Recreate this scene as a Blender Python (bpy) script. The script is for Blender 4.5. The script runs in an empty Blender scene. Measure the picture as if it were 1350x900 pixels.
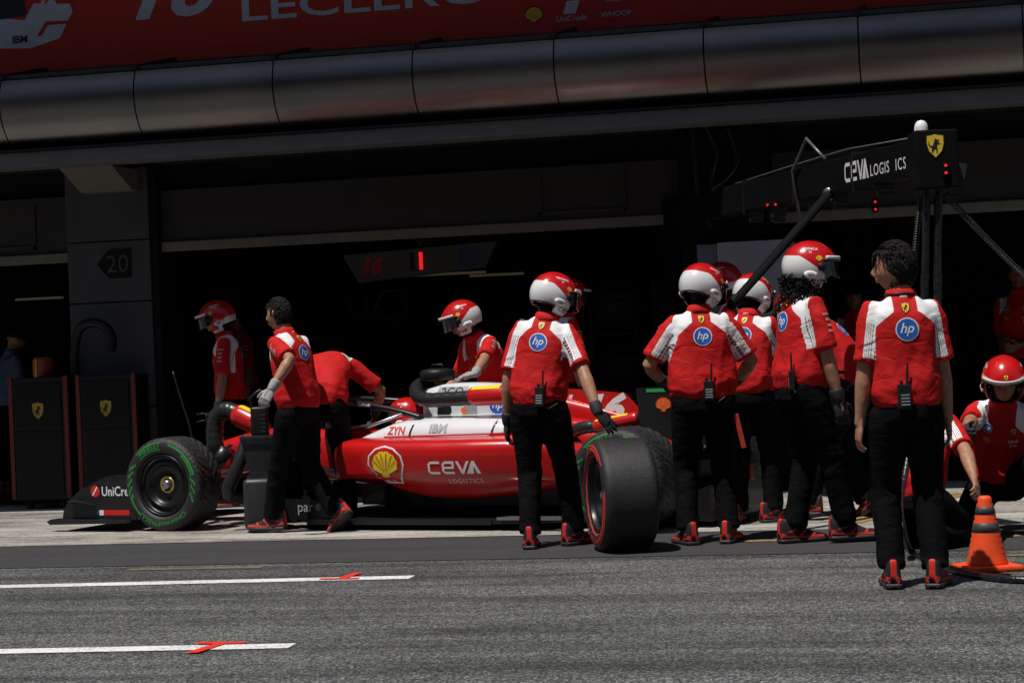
import bpy, bmesh, math, random
import numpy as np
from mathutils import Vector, Matrix, noise
from mathutils.bvhtree import BVHTree
random.seed(7)
rad = math.radians
SC = bpy.context.scene
COL = SC.collection

# ------------------------------------------------------------------ camera frame
FPX, YAW, ROLL, HC, PIT = 2800., rad(13.2), .0415, 1.28, 10/2800.
_Z = Vector((0, 0, 1)); _f0 = Vector((-math.sin(YAW), math.cos(YAW), 0)); _r0 = Vector((math.cos(YAW), math.sin(YAW), 0))
FW = _f0*math.cos(PIT)+_Z*math.sin(PIT); _up = _Z*math.cos(PIT)-_f0*math.sin(PIT)
RT = _r0*math.cos(ROLL)-_up*math.sin(ROLL); UP = _up*math.cos(ROLL)+_r0*math.sin(ROLL)
CAM = Vector((0, 0, HC))
def ray(x, y): return FW+RT*((x-675)/FPX)+UP*((450-y)/FPX)
def at(x, y, d): return CAM+ray(x, y)*d
def ground(x, y, z=0.):
    r = ray(x, y); return CAM+r*((z-HC)/r.z)
def on_y(x, y, Y):
    r = ray(x, y); return CAM+r*(Y/r.y)
cam = bpy.data.objects.new('camera', bpy.data.cameras.new('camera')); COL.objects.link(cam)
cam.data.sensor_width = 36; cam.data.lens = 36*FPX/1350; cam.data.clip_end = 3000; cam.data.clip_start = .1
M = Matrix((RT, UP, -FW)).transposed().to_4x4(); M.translation = CAM; cam.matrix_world = M
SC.camera = cam

# ------------------------------------------------------------------ light
SUN_EL, SH = rad(69), Vector((.52, .855, 0)).normalized()      # SH: way the shadows fall
w = bpy.data.worlds.new('World'); SC.world = w; w.use_nodes = True
wn = w.node_tree; bg = wn.nodes['Background']
sky = wn.nodes.new('ShaderNodeTexSky'); sky.sky_type = 'NISHITA'; sky.sun_disc = False
sky.sun_elevation = SUN_EL; sky.sun_rotation = math.atan2(-SH.x, -SH.y)
wn.links.new(sky.outputs[0], bg.inputs[0]); bg.inputs[1].default_value = .05
sl = bpy.data.lights.new('sun', 'SUN'); sl.energy = 5.0; sl.angle = rad(.5); sl.color = (1, .955, .89)
so = bpy.data.objects.new('sun', sl); COL.objects.link(so)
sd = SH*math.cos(SUN_EL)-_Z*math.sin(SUN_EL); so.rotation_euler = sd.to_track_quat('-Z', 'Y').to_euler(); so.location = (-10, -5, 30)
SC.view_settings.view_transform = 'Standard'; SC.view_settings.look = 'None'
SC.view_settings.exposure = -.18; SC.view_settings.gamma = 1

# ------------------------------------------------------------------ materials
class NT:
    def __init__(s, name, base=(.5, .5, .5), rough=.6, metal=0., spec=.5, coat=0., sheen=0.):
        s.m = bpy.data.materials.new(name); s.m.use_nodes = True; s.t = s.m.node_tree
        s.b = s.t.nodes['Principled BSDF']
        s.set('Base Color', (*base, 1)); s.set('Roughness', rough); s.set('Metallic', metal)
        s.set('Specular IOR Level', spec); s.set('Coat Weight', coat); s.set('Sheen Weight', sheen)
    def set(s, k, v): s.b.inputs[k].default_value = v
    def n(s, typ, ins=(), **kw):
        nd = s.t.nodes.new('ShaderNode'+typ)
        for k, v in kw.items(): setattr(nd, k, v)
        for k, v in dict(ins).items():
            if isinstance(v, bpy.types.NodeSocket): s.t.links.new(v, nd.inputs[k])
            else: nd.inputs[k].default_value = v
        return nd
    def link(s, o, k): s.t.links.new(o, s.b.inputs[k])
    def coord(s, scale=(1, 1, 1)):
        return s.n('Mapping', {0: s.n('TexCoord').outputs['Object'], 'Scale': scale}).outputs[0]
    def noise(s, scale, detail=4, rough=.6, vec=None, dist=0.):
        ins = {'Scale': scale, 'Detail': detail, 'Roughness': rough, 'Distortion': dist}
        ins['Vector'] = vec if vec else s.coord()
        return s.n('TexNoise', ins).outputs['Fac']
    def ramp(s, fac, stops):
        r = s.n('ValToRGB', {'Fac': fac}); e = r.color_ramp.elements
        while len(e) < len(stops): e.new(.5)
        for i, (p, c) in enumerate(stops):
            e[i].position = p; e[i].color = (*c, 1) if len(c) == 3 else c
        return r.outputs[0]
    def mix(s, f, a, b, blend='MIX'):
        nd = s.n('Mix', data_type='RGBA', blend_type=blend)
        for i, v in ((0, f), (6, a), (7, b)):
            if isinstance(v, bpy.types.NodeSocket): s.t.links.new(v, nd.inputs[i])
            else: nd.inputs[i].default_value = v if not isinstance(v, tuple) else (*v, 1)[:4]
        return nd.outputs[2]
    def attr(s, name): return s.n('Attribute', attribute_name=name)
    def step(s, v, w=.002):
        return s.n('MapRange', {'Value': v, 'From Min': -w, 'From Max': w}).outputs[0]
    def math(s, op, a, b=0.):
        return s.n('Math', {0: a, 1: b}, operation=op).outputs[0]
    def bump(s, h, strength=.3, dist=.01):
        s.link(s.n('Bump', {'Height': h, 'Strength': strength, 'Distance': dist}).outputs[0], 'Normal')

def speck(name, base, rough=.6, var=.25, scale=30, bump=.15, bd=.003, metal=0., spec=.5, coat=0.):
    t = NT(name, base, rough, metal, spec, coat)
    f = t.noise(scale, 5)
    lo = tuple(c*(1-var) for c in base); hi = tuple(min(1, c*(1+var)) for c in base)
    t.link(t.ramp(f, [(.3, lo), (.7, hi)]), 'Base Color')
    g = t.noise(scale*.37, 4)
    t.link(t.n('MapRange', {'Value': g, 'To Min': max(.03, rough*.8), 'To Max': min(1, rough*1.25)}).outputs[0], 'Roughness')
    if bump: t.bump(f, bump, bd)
    return t.m

RED = (.50, .0075, .0085)
MAT = {}
MAT['white_print'] = speck('white_print', (.72, .72, .74), .5, .08, 60, 0)
MAT['grey_print'] = speck('grey_print', (.30, .31, .33), .5, .15, 60, 0)
MAT['dark_print'] = speck('dark_print', (.012, .012, .014), .5, .1, 60, 0)
MAT['blue_print'] = speck('blue_print', (.012, .10, .46), .5, .1, 60, 0)
MAT['yellow_print'] = speck('yellow_print', (.75, .52, .03), .5, .1, 60, 0)
MAT['red_print'] = speck('red_print', (.55, .012, .012), .5, .1, 60, 0)
MAT['green_print'] = speck('green_print', (.02, .30, .06), .6, .2, 90, 0)
MAT['orange_print'] = speck('orange_print', (.8, .16, .02), .5, .1, 60, 0)
MAT['black_plastic'] = speck('black_plastic', (.009, .009, .011), .45, .2, 25, .1, .003, 0, .3)
MAT['grey_plastic'] = speck('grey_plastic', (.026, .029, .034), .45, .2, 20, .1, .003, 0, .35)
MAT['carbon'] = speck('carbon', (.009, .010, .012), .35, .3, 120, .05, .001, 0, .4, .15)
MAT['black_metal'] = speck('black_metal', (.02, .02, .023), .4, .3, 30, .1, .002, .3)
MAT['steel'] = speck('steel', (.42, .42, .44), .3, .2, 20, .1, .002, .9)
MAT['gold'] = speck('gold', (.62, .48, .10), .35, .1, 40, 0, 0, .8)
MAT['rubber'] = speck('rubber', (.021, .021, .023), .55, .3, 60, .3, .002)
MAT['silver_hose'] = speck('silver_hose', (.12, .13, .15), .4, .5, 60, .2, .002, .4)
MAT['shoe_red'] = speck('shoe_red', (.55, .02, .015), .6, .2, 60, .2)
MAT['yellow_gloss'] = speck('yellow_gloss', (.80, .62, .02), .3, .05, 20, 0)
MAT['red_gloss'] = speck('red_gloss', RED, .3, .1, 15, 0, 0, 0, .5, .3)
MAT['visor'] = NT('visor', (.006, .007, .012), .08, 0, .6, .5).m
MAT['hair'] = speck('hair', (.007, .0055, .005), .6, .4, 90, .2, .003, 0, .18)
MAT['glove'] = speck('glove', (.016, .016, .02), .7, .4, 90, .3)
MAT['pale_glove'] = speck('pale_glove', (.30, .30, .31), .7, .3, 90, .3)
MAT['pale_blue_cloth'] = speck('pale_blue_cloth', (.09, .14, .24), .8, .2, 12, .3, .006)
MAT['strap_red'] = speck('strap_red', (.42, .03, .015), .7, .2, 60, .2)

def cloth(name):
    t = NT(name, RED, .78, 0, .25, 0, .0)
    f = t.step(t.attr('white').outputs['Fac'], .0016)
    # fading chequer print on the white sleeve strips
    al = t.attr('along').outputs['Fac']; ac = t.attr('across').outputs['Fac']
    st = t.math('LESS_THAN', t.math('FRACT', t.math('MULTIPLY', ac, 9.)), .28)
    br = t.math('GREATER_THAN', t.math('SINE', t.math('ADD', t.math('MULTIPLY', al, 260.), t.math('MULTIPLY', ac, 40.))), -.85)
    pr = t.math('MULTIPLY', t.math('MULTIPLY', st, br), t.math('GREATER_THAN', ac, .0))
    wv = t.noise(9, 3)
    redc = t.ramp(wv, [(.3, tuple(c*.86 for c in RED)), (.7, tuple(c*1.1 for c in RED))])
    whc = t.mix(pr, (.74, .74, .76), (.16, .05, .06))
    t.link(t.mix(f, redc, whc), 'Base Color')
    fold = t.noise(9, 2, .5, t.coord((.8, .8, 1.3)), .8); weave = t.noise(420, 2)
    t.bump(t.math('ADD', fold, t.math('MULTIPLY', weave, .02)), .45, .03)
    return t.m
MAT['shirt'] = cloth('team_shirt')
def trous():
    t = NT('black_cotton', (.004, .004, .005), .85, 0, .06)
    n = t.noise(14, 4, .6, t.coord((.8, .8, 1.7)), .8); wv = t.noise(500, 2)
    t.link(t.ramp(t.noise(5, 3), [(.3, (.0035, .0035, .0042)), (.7, (.0065, .0065, .0075))]), 'Base Color')
    t.bump(t.math('ADD', n, t.math('MULTIPLY', wv, .08)), .45, .018)
    return t.m
MAT['trousers'] = trous()
def skin():
    t = NT('skin', (.40, .20, .125), .5, 0, .4)
    t.set('Subsurface Weight', .08); t.set('Subsurface Radius', (.01, .004, .002))
    c = t.ramp(t.noise(38, 4), [(.3, (.30, .145, .085)), (.7, (.42, .215, .135))])
    t.link(t.mix(1., c, t.attr('tint').outputs['Color'], 'MULTIPLY'), 'Base Color')
    t.bump(t.noise(160, 3), .12, .002)
    return t.m
MAT['skin'] = skin()
def helmet_mat():
    t = NT('helmet_paint', RED, .22, 0, .5, .5)
    t.set('Coat Roughness', .08)
    f = t.step(t.attr('white').outputs['Fac'], .0012)
    d = t.step(t.attr('dark').outputs['Fac'], .001)
    g = t.noise(5, 4)
    r = t.ramp(g, [(.3, tuple(c*.9 for c in RED)), (.7, tuple(c*1.08 for c in RED))])
    wv = t.ramp(g, [(.3, (.62, .62, .64)), (.7, (.74, .74, .75))])
    t.link(t.mix(d, t.mix(f, r, wv), (.01, .01, .012)), 'Base Color')
    return t.m
MAT['helmet'] = helmet_mat()
def carpaint():
    t = NT('car_paint', RED, .27, 0, .45, .3); t.set('Coat Roughness', .06)
    f = t.step(t.attr('white').outputs['Fac'], .0025)
    g = t.noise(2.2, 4)
    r = t.ramp(g, [(.3, tuple(c*.93 for c in RED)), (.7, tuple(c*1.05 for c in RED))])
    # small real blotches of rubber and dust
    dots = t.n('TexVoronoi', {'Scale': 9., 'Vector': t.coord()}, feature='F1').outputs['Distance']
    dm = t.math('LESS_THAN', dots, .03)
    c = t.mix(f, r, (.66, .67, .70))
    c = t.mix(t.math('MULTIPLY', dm, .5), c, (.35, .2, .2))
    t.link(c, 'Base Color')
    t.link(t.n('MapRange', {'Value': t.noise(6, 5), 'To Min': .22, 'To Max': .4}).outputs[0], 'Roughness')
    return t.m
MAT['carpaint'] = carpaint()

# ------------------------------------------------------------------ objects
def tag(o, label=None, cat=None, group=None, kind=None):
    if label: o['label'] = label
    if cat: o['category'] = cat
    if group: o['group'] = group
    if kind: o['kind'] = kind
    return o
def empty(name, loc=(0, 0, 0), rz=0., **kw):
    o = bpy.data.objects.new(name, None); COL.objects.link(o); o.location = loc; o.rotation_euler = (0, 0, rz)
    o.empty_display_size = .1
    return tag(o, **kw)
def link(name, me, mats, parent=None, smooth=True, **kw):
    if not isinstance(mats, (list, tuple)): mats = [mats]
    for m in mats: me.materials.append(MAT[m] if isinstance(m, str) else m)
    if smooth is not None: me.polygons.foreach_set('use_smooth', [bool(smooth)]*len(me.polygons))
    o = bpy.data.objects.new(name, me); COL.objects.link(o)
    if parent: o.parent = parent
    return tag(o, **kw)
class MB:
    """collects verts / faces of one mesh"""
    def __init__(s): s.v = []; s.f = []; s.mi = []
    def add(s, v, f, mi=0):
        b = len(s.v); s.v += [tuple(p) for p in v]; s.f += [tuple(i+b for i in q) for q in f]; s.mi += [mi]*len(f); return s
    def box(s, x0, x1, y0, y1, z0, z1, mi=0, bev=.0, M=None):
        bm = bmesh.new(); bmesh.ops.create_cube(bm, size=1)
        for v in bm.verts: v.co = Vector(((x0+x1)/2+v.co.x*(x1-x0), (y0+y1)/2+v.co.y*(y1-y0), (z0+z1)/2+v.co.z*(z1-z0)))
        if bev: bmesh.ops.bevel(bm, geom=bm.edges[:], offset=bev, segments=2, affect='EDGES', profile=.6)
        if M: bmesh.ops.transform(bm, matrix=M, verts=bm.verts)
        bm.verts.index_update()
        s.add([v.co for v in bm.verts], [[v.index for v in f.verts] for f in bm.faces], mi); bm.free(); return s
    def tube(s, path, radii, n=12, ref=None, mi=0, caps=True):
        v, f = tube(path, radii, n, ref, caps); return s.add(v, f, mi)
    def prism(s, pts, axis_o, u, v_, w_, mi=0):
        """extrude the polygon pts (in u, v) from axis_o by the vector w_"""
        n = len(pts); o = Vector(axis_o); u = Vector(u); v_ = Vector(v_); w_ = Vector(w_)
        P = [o+u*a+v_*b for a, b in pts]
        vs = P+[p+w_ for p in P]
        fs = [tuple(range(n)), tuple(range(2*n-1, n-1, -1))]+[(i, i+n, (i+1) % n+n, (i+1) % n)[::-1] for i in range(n)]
        return s.add(vs, fs, mi)
    def mesh(s, name='mesh'):
        me = bpy.data.meshes.new(name); me.from_pydata(s.v, [], s.f); me.polygons.foreach_set('material_index', s.mi)
        bm = bmesh.new(); bm.from_mesh(me); bmesh.ops.recalc_face_normals(bm, faces=bm.faces); bm.to_mesh(me); bm.free()
        me.update(); return me
    def build(s, name, mats, parent=None, smooth=False, **kw):
        return link(name, s.mesh(name), mats, parent, smooth, **kw)
def tube(path, radii, n=12, ref=None, caps=True):
    P = [Vector(p) for p in path]; k = len(P); V = []; Fc = []
    if not isinstance(radii, (list, tuple)): radii = [radii]*k
    lat = None
    for i in range(k):
        T = (P[min(i+1, k-1)]-P[max(i-1, 0)]).normalized()
        r = Vector(ref) if ref is not None else (lat if lat is not None else (Vector((0, 0, 1)) if abs(T.z) < .9 else Vector((1, 0, 0))))
        lat = r-T*T.dot(r)
        if lat.length < 1e-4: lat = Vector((0, 1, 0))-T*T.y
        lat.normalize(); oth = T.cross(lat)
        a, b = radii[i] if isinstance(radii[i], (list, tuple)) else (radii[i], radii[i])
        for j in range(n):
            t = 2*math.pi*j/n; V.append(P[i]+lat*(a*math.cos(t))+oth*(b*math.sin(t)))
    for i in range(k-1):
        for j in range(n):
            Fc.append((i*n+j, i*n+(j+1) % n, (i+1)*n+(j+1) % n, (i+1)*n+j))
    if caps:
        V.append(P[0]); V.append(P[-1]); a, b = len(V)-2, len(V)-1
        for j in range(n):
            Fc.append((a, (j+1) % n, j)); Fc.append((b, (k-1)*n+j, (k-1)*n+(j+1) % n))
    return V, Fc
def spline(pts, m=6):
    """Catmull-Rom through tuples"""
    P = [np.array(p, float) for p in pts]; out = []
    for i in range(len(P)-1):
        a, b, c, d = P[max(i-1, 0)], P[i], P[i+1], P[min(i+2, len(P)-1)]
        for j in range(m):
            t = j/m
            out.append(.5*(2*b+(c-a)*t+(2*a-5*b+4*c-d)*t*t+(3*b-a-3*c+d)*t**3))
    out.append(P[-1]); return out
def lathe(profile, n=64, axis='y'):
    """profile: (r, h) pairs round the axis"""
    V = []; Fc = []; k = len(profile)
    for r, h in profile:
        for j in range(n):
            t = 2*math.pi*j/n; c, s = r*math.cos(t), r*math.sin(t)
            V.append((c, h, s) if axis == 'y' else (c, s, h))
    for i in range(k-1):
        for j in range(n): Fc.append((i*n+j, i*n+(j+1) % n, (i+1)*n+(j+1) % n, (i+1)*n+j))
    return V, Fc
def fattr(me, name, vals):
    a = me.attributes.new(name, 'FLOAT', 'POINT'); a.data.foreach_set('value', np.asarray(vals, np.float32))
def cattr(me, name, vals):
    a = me.attributes.new(name, 'FLOAT_COLOR', 'POINT'); a.data.foreach_set('color', np.asarray(vals, np.float32).ravel())
def coords(me):
    c = np.empty(len(me.vertices)*3, np.float32); me.vertices.foreach_get('co', c); return c.reshape(-1, 3)
def normals(me):
    c = np.empty(len(me.vertices)*3, np.float32); me.vertices.foreach_get('normal', c); return c.reshape(-1, 3)
def voxel(mb, size, smooth=3, fac=.5):
    me = mb.mesh('tmp'); o = bpy.data.objects.new('tmp', me); COL.objects.link(o)
    r = o.modifiers.new('r', 'REMESH'); r.mode = 'VOXEL'; r.voxel_size = size
    if smooth: s = o.modifiers.new('s', 'SMOOTH'); s.iterations = smooth; s.factor = fac
    dg = bpy.context.evaluated_depsgraph_get()
    out = bpy.data.meshes.new_from_object(o.evaluated_get(dg), depsgraph=dg)
    bpy.data.objects.remove(o); bpy.data.meshes.remove(me); out.materials.clear()
    return out

# ------------------------------------------------------------------ writing and marks: flat outlines laid on a surface
_tc = {}
def text2d(s, h=1., bold=0., shear=0., wide=1., space=1.):
    k = (s, bold, shear, space)
    if k not in _tc:
        cu = bpy.data.curves.new('t', 'FONT'); cu.body = s; cu.fill_mode = 'FRONT'; cu.offset = bold; cu.shear = shear
        cu.space_character = space; cu.resolution_u = 3
        o = bpy.data.objects.new('t', cu); COL.objects.link(o); dg = bpy.context.evaluated_depsgraph_get()
        me = bpy.data.meshes.new_from_object(o.evaluated_get(dg), depsgraph=dg)
        v = coords(me)[:, :2].copy(); f = [tuple(p.vertices) for p in me.polygons]
        bpy.data.objects.remove(o); bpy.data.curves.remove(cu); bpy.data.meshes.remove(me)
        v[:, 0] -= (v[:, 0].max()+v[:, 0].min())/2; v[:, 1] -= (v[:, 1].max()+v[:, 1].min())/2
        _tc[k] = (v, f, v[:, 1].max()-v[:, 1].min())
    v, f, hh = _tc[k]; v = v*(h/hh); v = v*np.array((wide, 1.)); return v, f
class Mark:
    """layers of 2D polygons: (verts, faces, material slot, layer)"""
    def __init__(s): s.L = []
    def text(s, t, h, u=0, v=0, mi=0, layer=0, left=False, fit=None, **kw):
        p, f = text2d(t, h, **kw); p = p.copy()
        if fit: p[:, 0] *= fit/(p[:, 0].max()-p[:, 0].min())
        if left: p[:, 0] -= p[:, 0].min()
        s.L.append((p+np.array((u, v)), f, mi, layer)); return s
    def poly(s, pts, mi=0, layer=0): s.L.append((np.array(pts, float), [tuple(range(len(pts)))], mi, layer)); return s
    def disc(s, r, u=0, v=0, mi=0, layer=0, n=28, r0=0.):
        P = []; Fq = []
        rs = [r0+(r-r0)*i/3 for i in range(4)]
        for q in rs:
            for j in range(n): a = 2*math.pi*j/n; P.append((u+q*math.cos(a), v+q*math.sin(a)))
        for i in range(3):
            for j in range(n): Fq.append((i*n+j, i*n+(j+1) % n, (i+1)*n+(j+1) % n, (i+1)*n+j))
        s.L.append((np.array(P), Fq, mi, layer)); return s
    def warp(s, fn): s.L = [(np.array([fn(a, b) for a, b in p]), f, m, l) for p, f, m, l in s.L]; return s
    def put(s, name, mats, o, u, v, parent, bvh=None, off=.0025, maxe=.05, reach=.25, step=.0012):
        """o: centre, u/v: axes; projected along -(u x v) on bvh"""
        o = Vector(o); u = Vector(u).normalized(); n = u.cross(Vector(v)).normalized(); v = n.cross(u)
        bm = bmesh.new(); lay = bm.verts.layers.float.new('l')
        for p, f, mi, la in s.L:
            vs = []
            for a, b in p: q = bm.verts.new((a, b, 0)); q[lay] = la; vs.append(q)
            for q in f:
                if len(set(q)) < 3: continue
                try: fc = bm.faces.new([vs[i] for i in q]); fc.material_index = mi
                except ValueError: pass
        bm.normal_update()
        bmesh.ops.triangulate(bm, faces=[f for f in bm.faces if len(f.verts) > 4])
        if bvh:
            for _ in range(4):
                es = [e for e in bm.edges if e.calc_length() > maxe]
                if not es: break
                bmesh.ops.subdivide_edges(bm, edges=es, cuts=1)
                bmesh.ops.triangulate(bm, faces=[f for f in bm.faces if len(f.verts) > 4])
        for q in bm.verts:
            P = o+u*q.co.x+v*q.co.y; d = off+step*q[lay]
            if bvh:
                hit, nn, _, _ = bvh.ray_cast(P+n*reach, -n, reach*2)
                if hit is None:
                    hit, nn, _, _ = bvh.find_nearest(P)
                P = hit+n*d
            else: P = P+n*d
            q.co = P
        me = bpy.data.meshes.new(name); bm.to_mesh(me); bm.free()
        return link(name, me, mats, parent, True)
def bvh_of(me): 
    v = coords(me); return BVHTree.FromPolygons([tuple(map(float, p)) for p in v], [tuple(p.vertices) for p in me.polygons])
def ring_hp(r):
    m = Mark().disc(r, mi=0).disc(r*.9, mi=1, layer=1); m.text('hp', r*1.12, 0, -.02*r, 0, 2, shear=.3, bold=.012); return m
HORSE = [(-.30, -.62), (-.20, -.60), (-.13, -.40), (-.02, -.30), (.10, -.42), (.06, -.62), (.16, -.66), (.20, -.42), (.16, -.22), (.14, -.02),
         (.24, .10), (.40, .06), (.44, .14), (.26, .22), (.20, .30), (.34, .36), (.32, .46), (.14, .46), (.06, .58), (-.04, .50), (-.10, .30),
         (-.16, .10), (-.24, -.06), (-.44, .02), (-.52, .20), (-.46, .34), (-.56, .26), (-.58, .04), (-.42, -.12), (-.30, -.20), (-.32, -.42)]
def shield(h):
    s = h/2
    out = [(-.72*s, .86*s), (-.3*s, .92*s), (0, s), (.3*s, .92*s), (.72*s, .86*s), (.74*s, .2*s), (.55*s, -.45*s), (0, -s), (-.55*s, -.45*s), (-.74*s, .2*s)]
    inn = [(a*.88, b*.9) for a, b in out]
    return Mark().poly(out, 1, 0).poly(inn, 0, 1).poly([(a*s*.95, b*s*.95+.04*s) for a, b in HORSE], 1, 2)
def scallop(r):
    m = Mark(); N = 7; pts = [(-.3*r, -.62*r)]
    for i in range(25):
        a = math.pi*(1.12-1.24*i/24); b = r*(1+.035*math.cos(2*math.pi*i*N/24)); pts.append((b*math.cos(a), b*.86*math.sin(a)+.02*r))
    pts += [(.3*r, -.62*r), (.26*r, -.85*r), (-.26*r, -.85*r)]
    m.poly([(a*1.12, b*1.12) for a, b in pts], 0, 0).poly(pts, 1, 1)
    for i in range(1, N):
        a = math.pi*(1.06-1.12*i/N); c, s_ = math.cos(a), math.sin(a); w_ = .035*r
        m.poly([(.12*r*c-w_*.4*s_, -.5*r+.1*r*s_+w_*.4*c), (.95*r*c-w_*s_, .8*r*s_+.02*r+w_*c), (.95*r*c+w_*s_, .8*r*s_+.02*r-w_*c), (.12*r*c+w_*.4*s_, -.5*r+.1*r*s_-w_*.4*c)], 0, 2)
    return m
# ================================================================== THE SETTING
def sheet(name, x0, x1, y0, y1, z, m, kind='structure', **kw):
    mb = MB(); mb.add([(x0, y0, z), (x1, y0, z), (x1, y1, z), (x0, y1, z)], [(0, 1, 2, 3)])
    return mb.build(name, m, None, False, kind=kind, **kw)
def asphalt(name, stops, streak=.5, lo=.6):
    t = NT(name, (.1, .1, .1), .85, 0, .35)
    # aggregate grains, larger patches, rubber streaks laid down along the lane
    gr = t.n('TexVoronoi', {'Scale': 115., 'Vector': t.coord((1, .75, 1)), 'Randomness': 1.}, feature='F1').outputs['Color']
    gv = t.n('SeparateColor', {0: gr}).outputs[0]
    fine = t.noise(150, 3, .7)
    f = t.math('ADD', t.math('MULTIPLY', gv, .55), t.math('MULTIPLY', fine, .45))
    c = t.ramp(f, stops)
    stv = t.noise(1.1, 6, .62, t.coord((.28, 2.6, 1)), .5)
    big = t.noise(.35, 3)
    dk = t.n('MapRange', {'Value': t.math('ADD', stv, t.math('MULTIPLY', big, .35)), 'From Min': .5, 'From Max': .78, 'To Min': lo, 'To Max': 1.18}).outputs[0]
    t.link(t.mix(streak, c, t.mix(1., c, t.n('CombineColor', {0: dk, 1: dk, 2: dk}).outputs[0], 'MULTIPLY')), 'Base Color')
    t.bump(t.math('ADD', gv, fine), .7, .006)
    return t.m
MAT['lane'] = asphalt('lane_asphalt', [(.24, (.018, .019, .020)), (.48, (.064, .066, .067)), (.64, (.13, .132, .13)), (.84, (.30, .30, .29))], 1., .42)
MAT['strip'] = asphalt('smooth_asphalt', [(.25, (.034, .034, .036)), (.75, (.054, .054, .056))], .6, .75)
def concrete_ground():
    t = NT('worn_concrete', (.3, .28, .25), .85, 0, .3)
    a = t.noise(1.3, 7, .68, t.coord((.5, 2.0, 1)), .6); b = t.noise(22, 6, .7); sc = t.noise(3, 6, .7, t.coord((.4, 7, 1)))
    f = t.math('ADD', t.math('MULTIPLY', a, .5), t.math('ADD', t.math('MULTIPLY', b, .25), t.math('MULTIPLY', sc, .3)))
    t.link(t.ramp(f, [(.40, (.06, .057, .053)), (.49, (.19, .178, .16)), (.56, (.34, .322, .295)), (.66, (.54, .52, .48))]), 'Base Color')
    t.bump(b, .4, .006); return t.m
MAT['apron'] = concrete_ground()
def paint(name, base, wear, hi=.62):
    t = NT(name, base, .6, 0, .4); f = t.noise(60, 6, .7); g = t.noise(3, 4)
    m = t.n('MapRange', {'Value': t.math('ADD', f, t.math('MULTIPLY', g, .3)), 'From Min': hi, 'From Max': hi+.12, 'To Min': 0., 'To Max': wear}).outputs[0]
    t.link(t.mix(m, base, (.10, .10, .10)), 'Base Color'); t.bump(f, .3, .003); return t.m
MAT['line_white'] = paint('white_road_paint', (.76, .76, .76), .7, .64)
MAT['line_red'] = paint('red_road_paint', (.75, .03, .015), .4, .68)
MAT['line_yellow'] = paint('yellow_road_paint', (.62, .34, .03), .8, .52)
MAT['line_faded'] = paint('faded_yellow_paint', (.42, .30, .05), .9, .50)
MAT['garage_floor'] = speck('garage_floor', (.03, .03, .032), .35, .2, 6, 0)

XA, XB = -60, 60
sheet('ground', -900, 900, -900, 900, 0, 'lane')
sheet('smooth_asphalt_strip', XA, XB, 12.6, 14.15, .004, 'strip')
sheet('concrete_apron', XA, XB, 14.12, 18.4, .008, 'apron')
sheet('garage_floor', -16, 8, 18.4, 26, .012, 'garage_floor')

def line(name, x0, x1, y0, y1, z, m): return sheet(name, x0, x1, y0, y1, z, m)
pa, pb = ground(0, 774), ground(543, 760)
def tline(p, q, w_):
    p, q = ground(*p), ground(*q); d = (q-p).normalized(); n = Vector((-d.y, d.x, 0))*w_/2; z = Vector((0, 0, .004)); p = p-d*20
    mb = MB(); mb.add([p-n+z, q-n+z, q+n+z, p+n+z], [(0, 1, 2, 3)]); return mb.build('white_lane_line', 'line_white', kind='structure')
tline((0, 773.5), (543, 761), .17); tline((0, 859), (385, 851.5), .15)
def tmark(x, y, sgn):
    mb = MB(); z = .008; w_ = .18
    mb.add([(x-.115, y, z), (x+.115, y, z), (x+.115, y-sgn*.06, z), (x-.115, y-sgn*.06, z)], [(0, 1, 2, 3)])
    mb.add([(x-.02, y, z), (x+.035, y, z), (x+.03+.02*sgn, y+sgn*.27, z), (x-.03+.02*sgn, y+sgn*.27, z)], [(0, 1, 2, 3)])
    return mb.build('red_tee_mark', 'line_red', kind='structure')
q = ground(455, 761); tmark(q.x, q.y-.075, 1)
q = ground(280, 853); tmark(q.x, q.y+.07, -1)
a = ground(160, 753); b = ground(346, 748)
line('faded_yellow_line', a.x, b.x, 12.33, 12.43, .004, 'line_faded')
a = ground(1287, 736)
line('faded_yellow_line', a.x, 8, 12.25, 12.35, .004, 'line_faded')
a = ground(984, 708)
line('yellow_box_line', a.x, 12, 13.36, 13.48, .008, 'line_yellow')
g1, g2 = ground(1120, 691), ground(1262, 653)
mb = MB(); d = (g2-g1).normalized(); s_ = Vector((-d.y, d.x, 0))*.09; zz = Vector((0, 0, .012))
mb.add([g1-s_+zz, g1+s_+zz, g2+s_+zz, g2-s_+zz], [(0, 1, 2, 3)]); mb.build('yellow_box_line', 'line_yellow', kind='structure')
line('yellow_box_line', g2.x-.05, 12, g2.y-.07, g2.y+.07, .016, 'line_yellow')

# ------------------------------------------------------------------ pit building
def brushed():
    t = NT('brushed_cladding', (.2, .2, .21), .34, 1., .5)
    n = t.noise(6, 5, .6, t.coord((.25, 6, 6))); g = t.noise(1.2, 3)
    t.link(t.n('MapRange', {'Value': t.math('ADD', n, t.math('MULTIPLY', g, .4)), 'From Min': .4, 'From Max': 1., 'To Min': .30, 'To Max': .42}).outputs[0], 'Roughness')
    t.link(t.ramp(g, [(.3, (.175, .172, .17)), (.7, (.235, .222, .21))]), 'Base Color'); t.bump(n, .05, .004); return t.m
MAT['cladding'] = brushed()
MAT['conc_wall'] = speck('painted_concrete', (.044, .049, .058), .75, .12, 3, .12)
MAT['beam_grey'] = speck('beam_grey', (.11, .12, .13), .6, .08, 4, .05)
MAT['shutter'] = speck('shutter_grey', (.038, .038, .039), .6, .1, 5, .05, .003, 0, .2)
MAT['rail'] = speck('rail_aluminium', (.15, .142, .12), .5, .1, 8, .05, .003, 0, .2)
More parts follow.
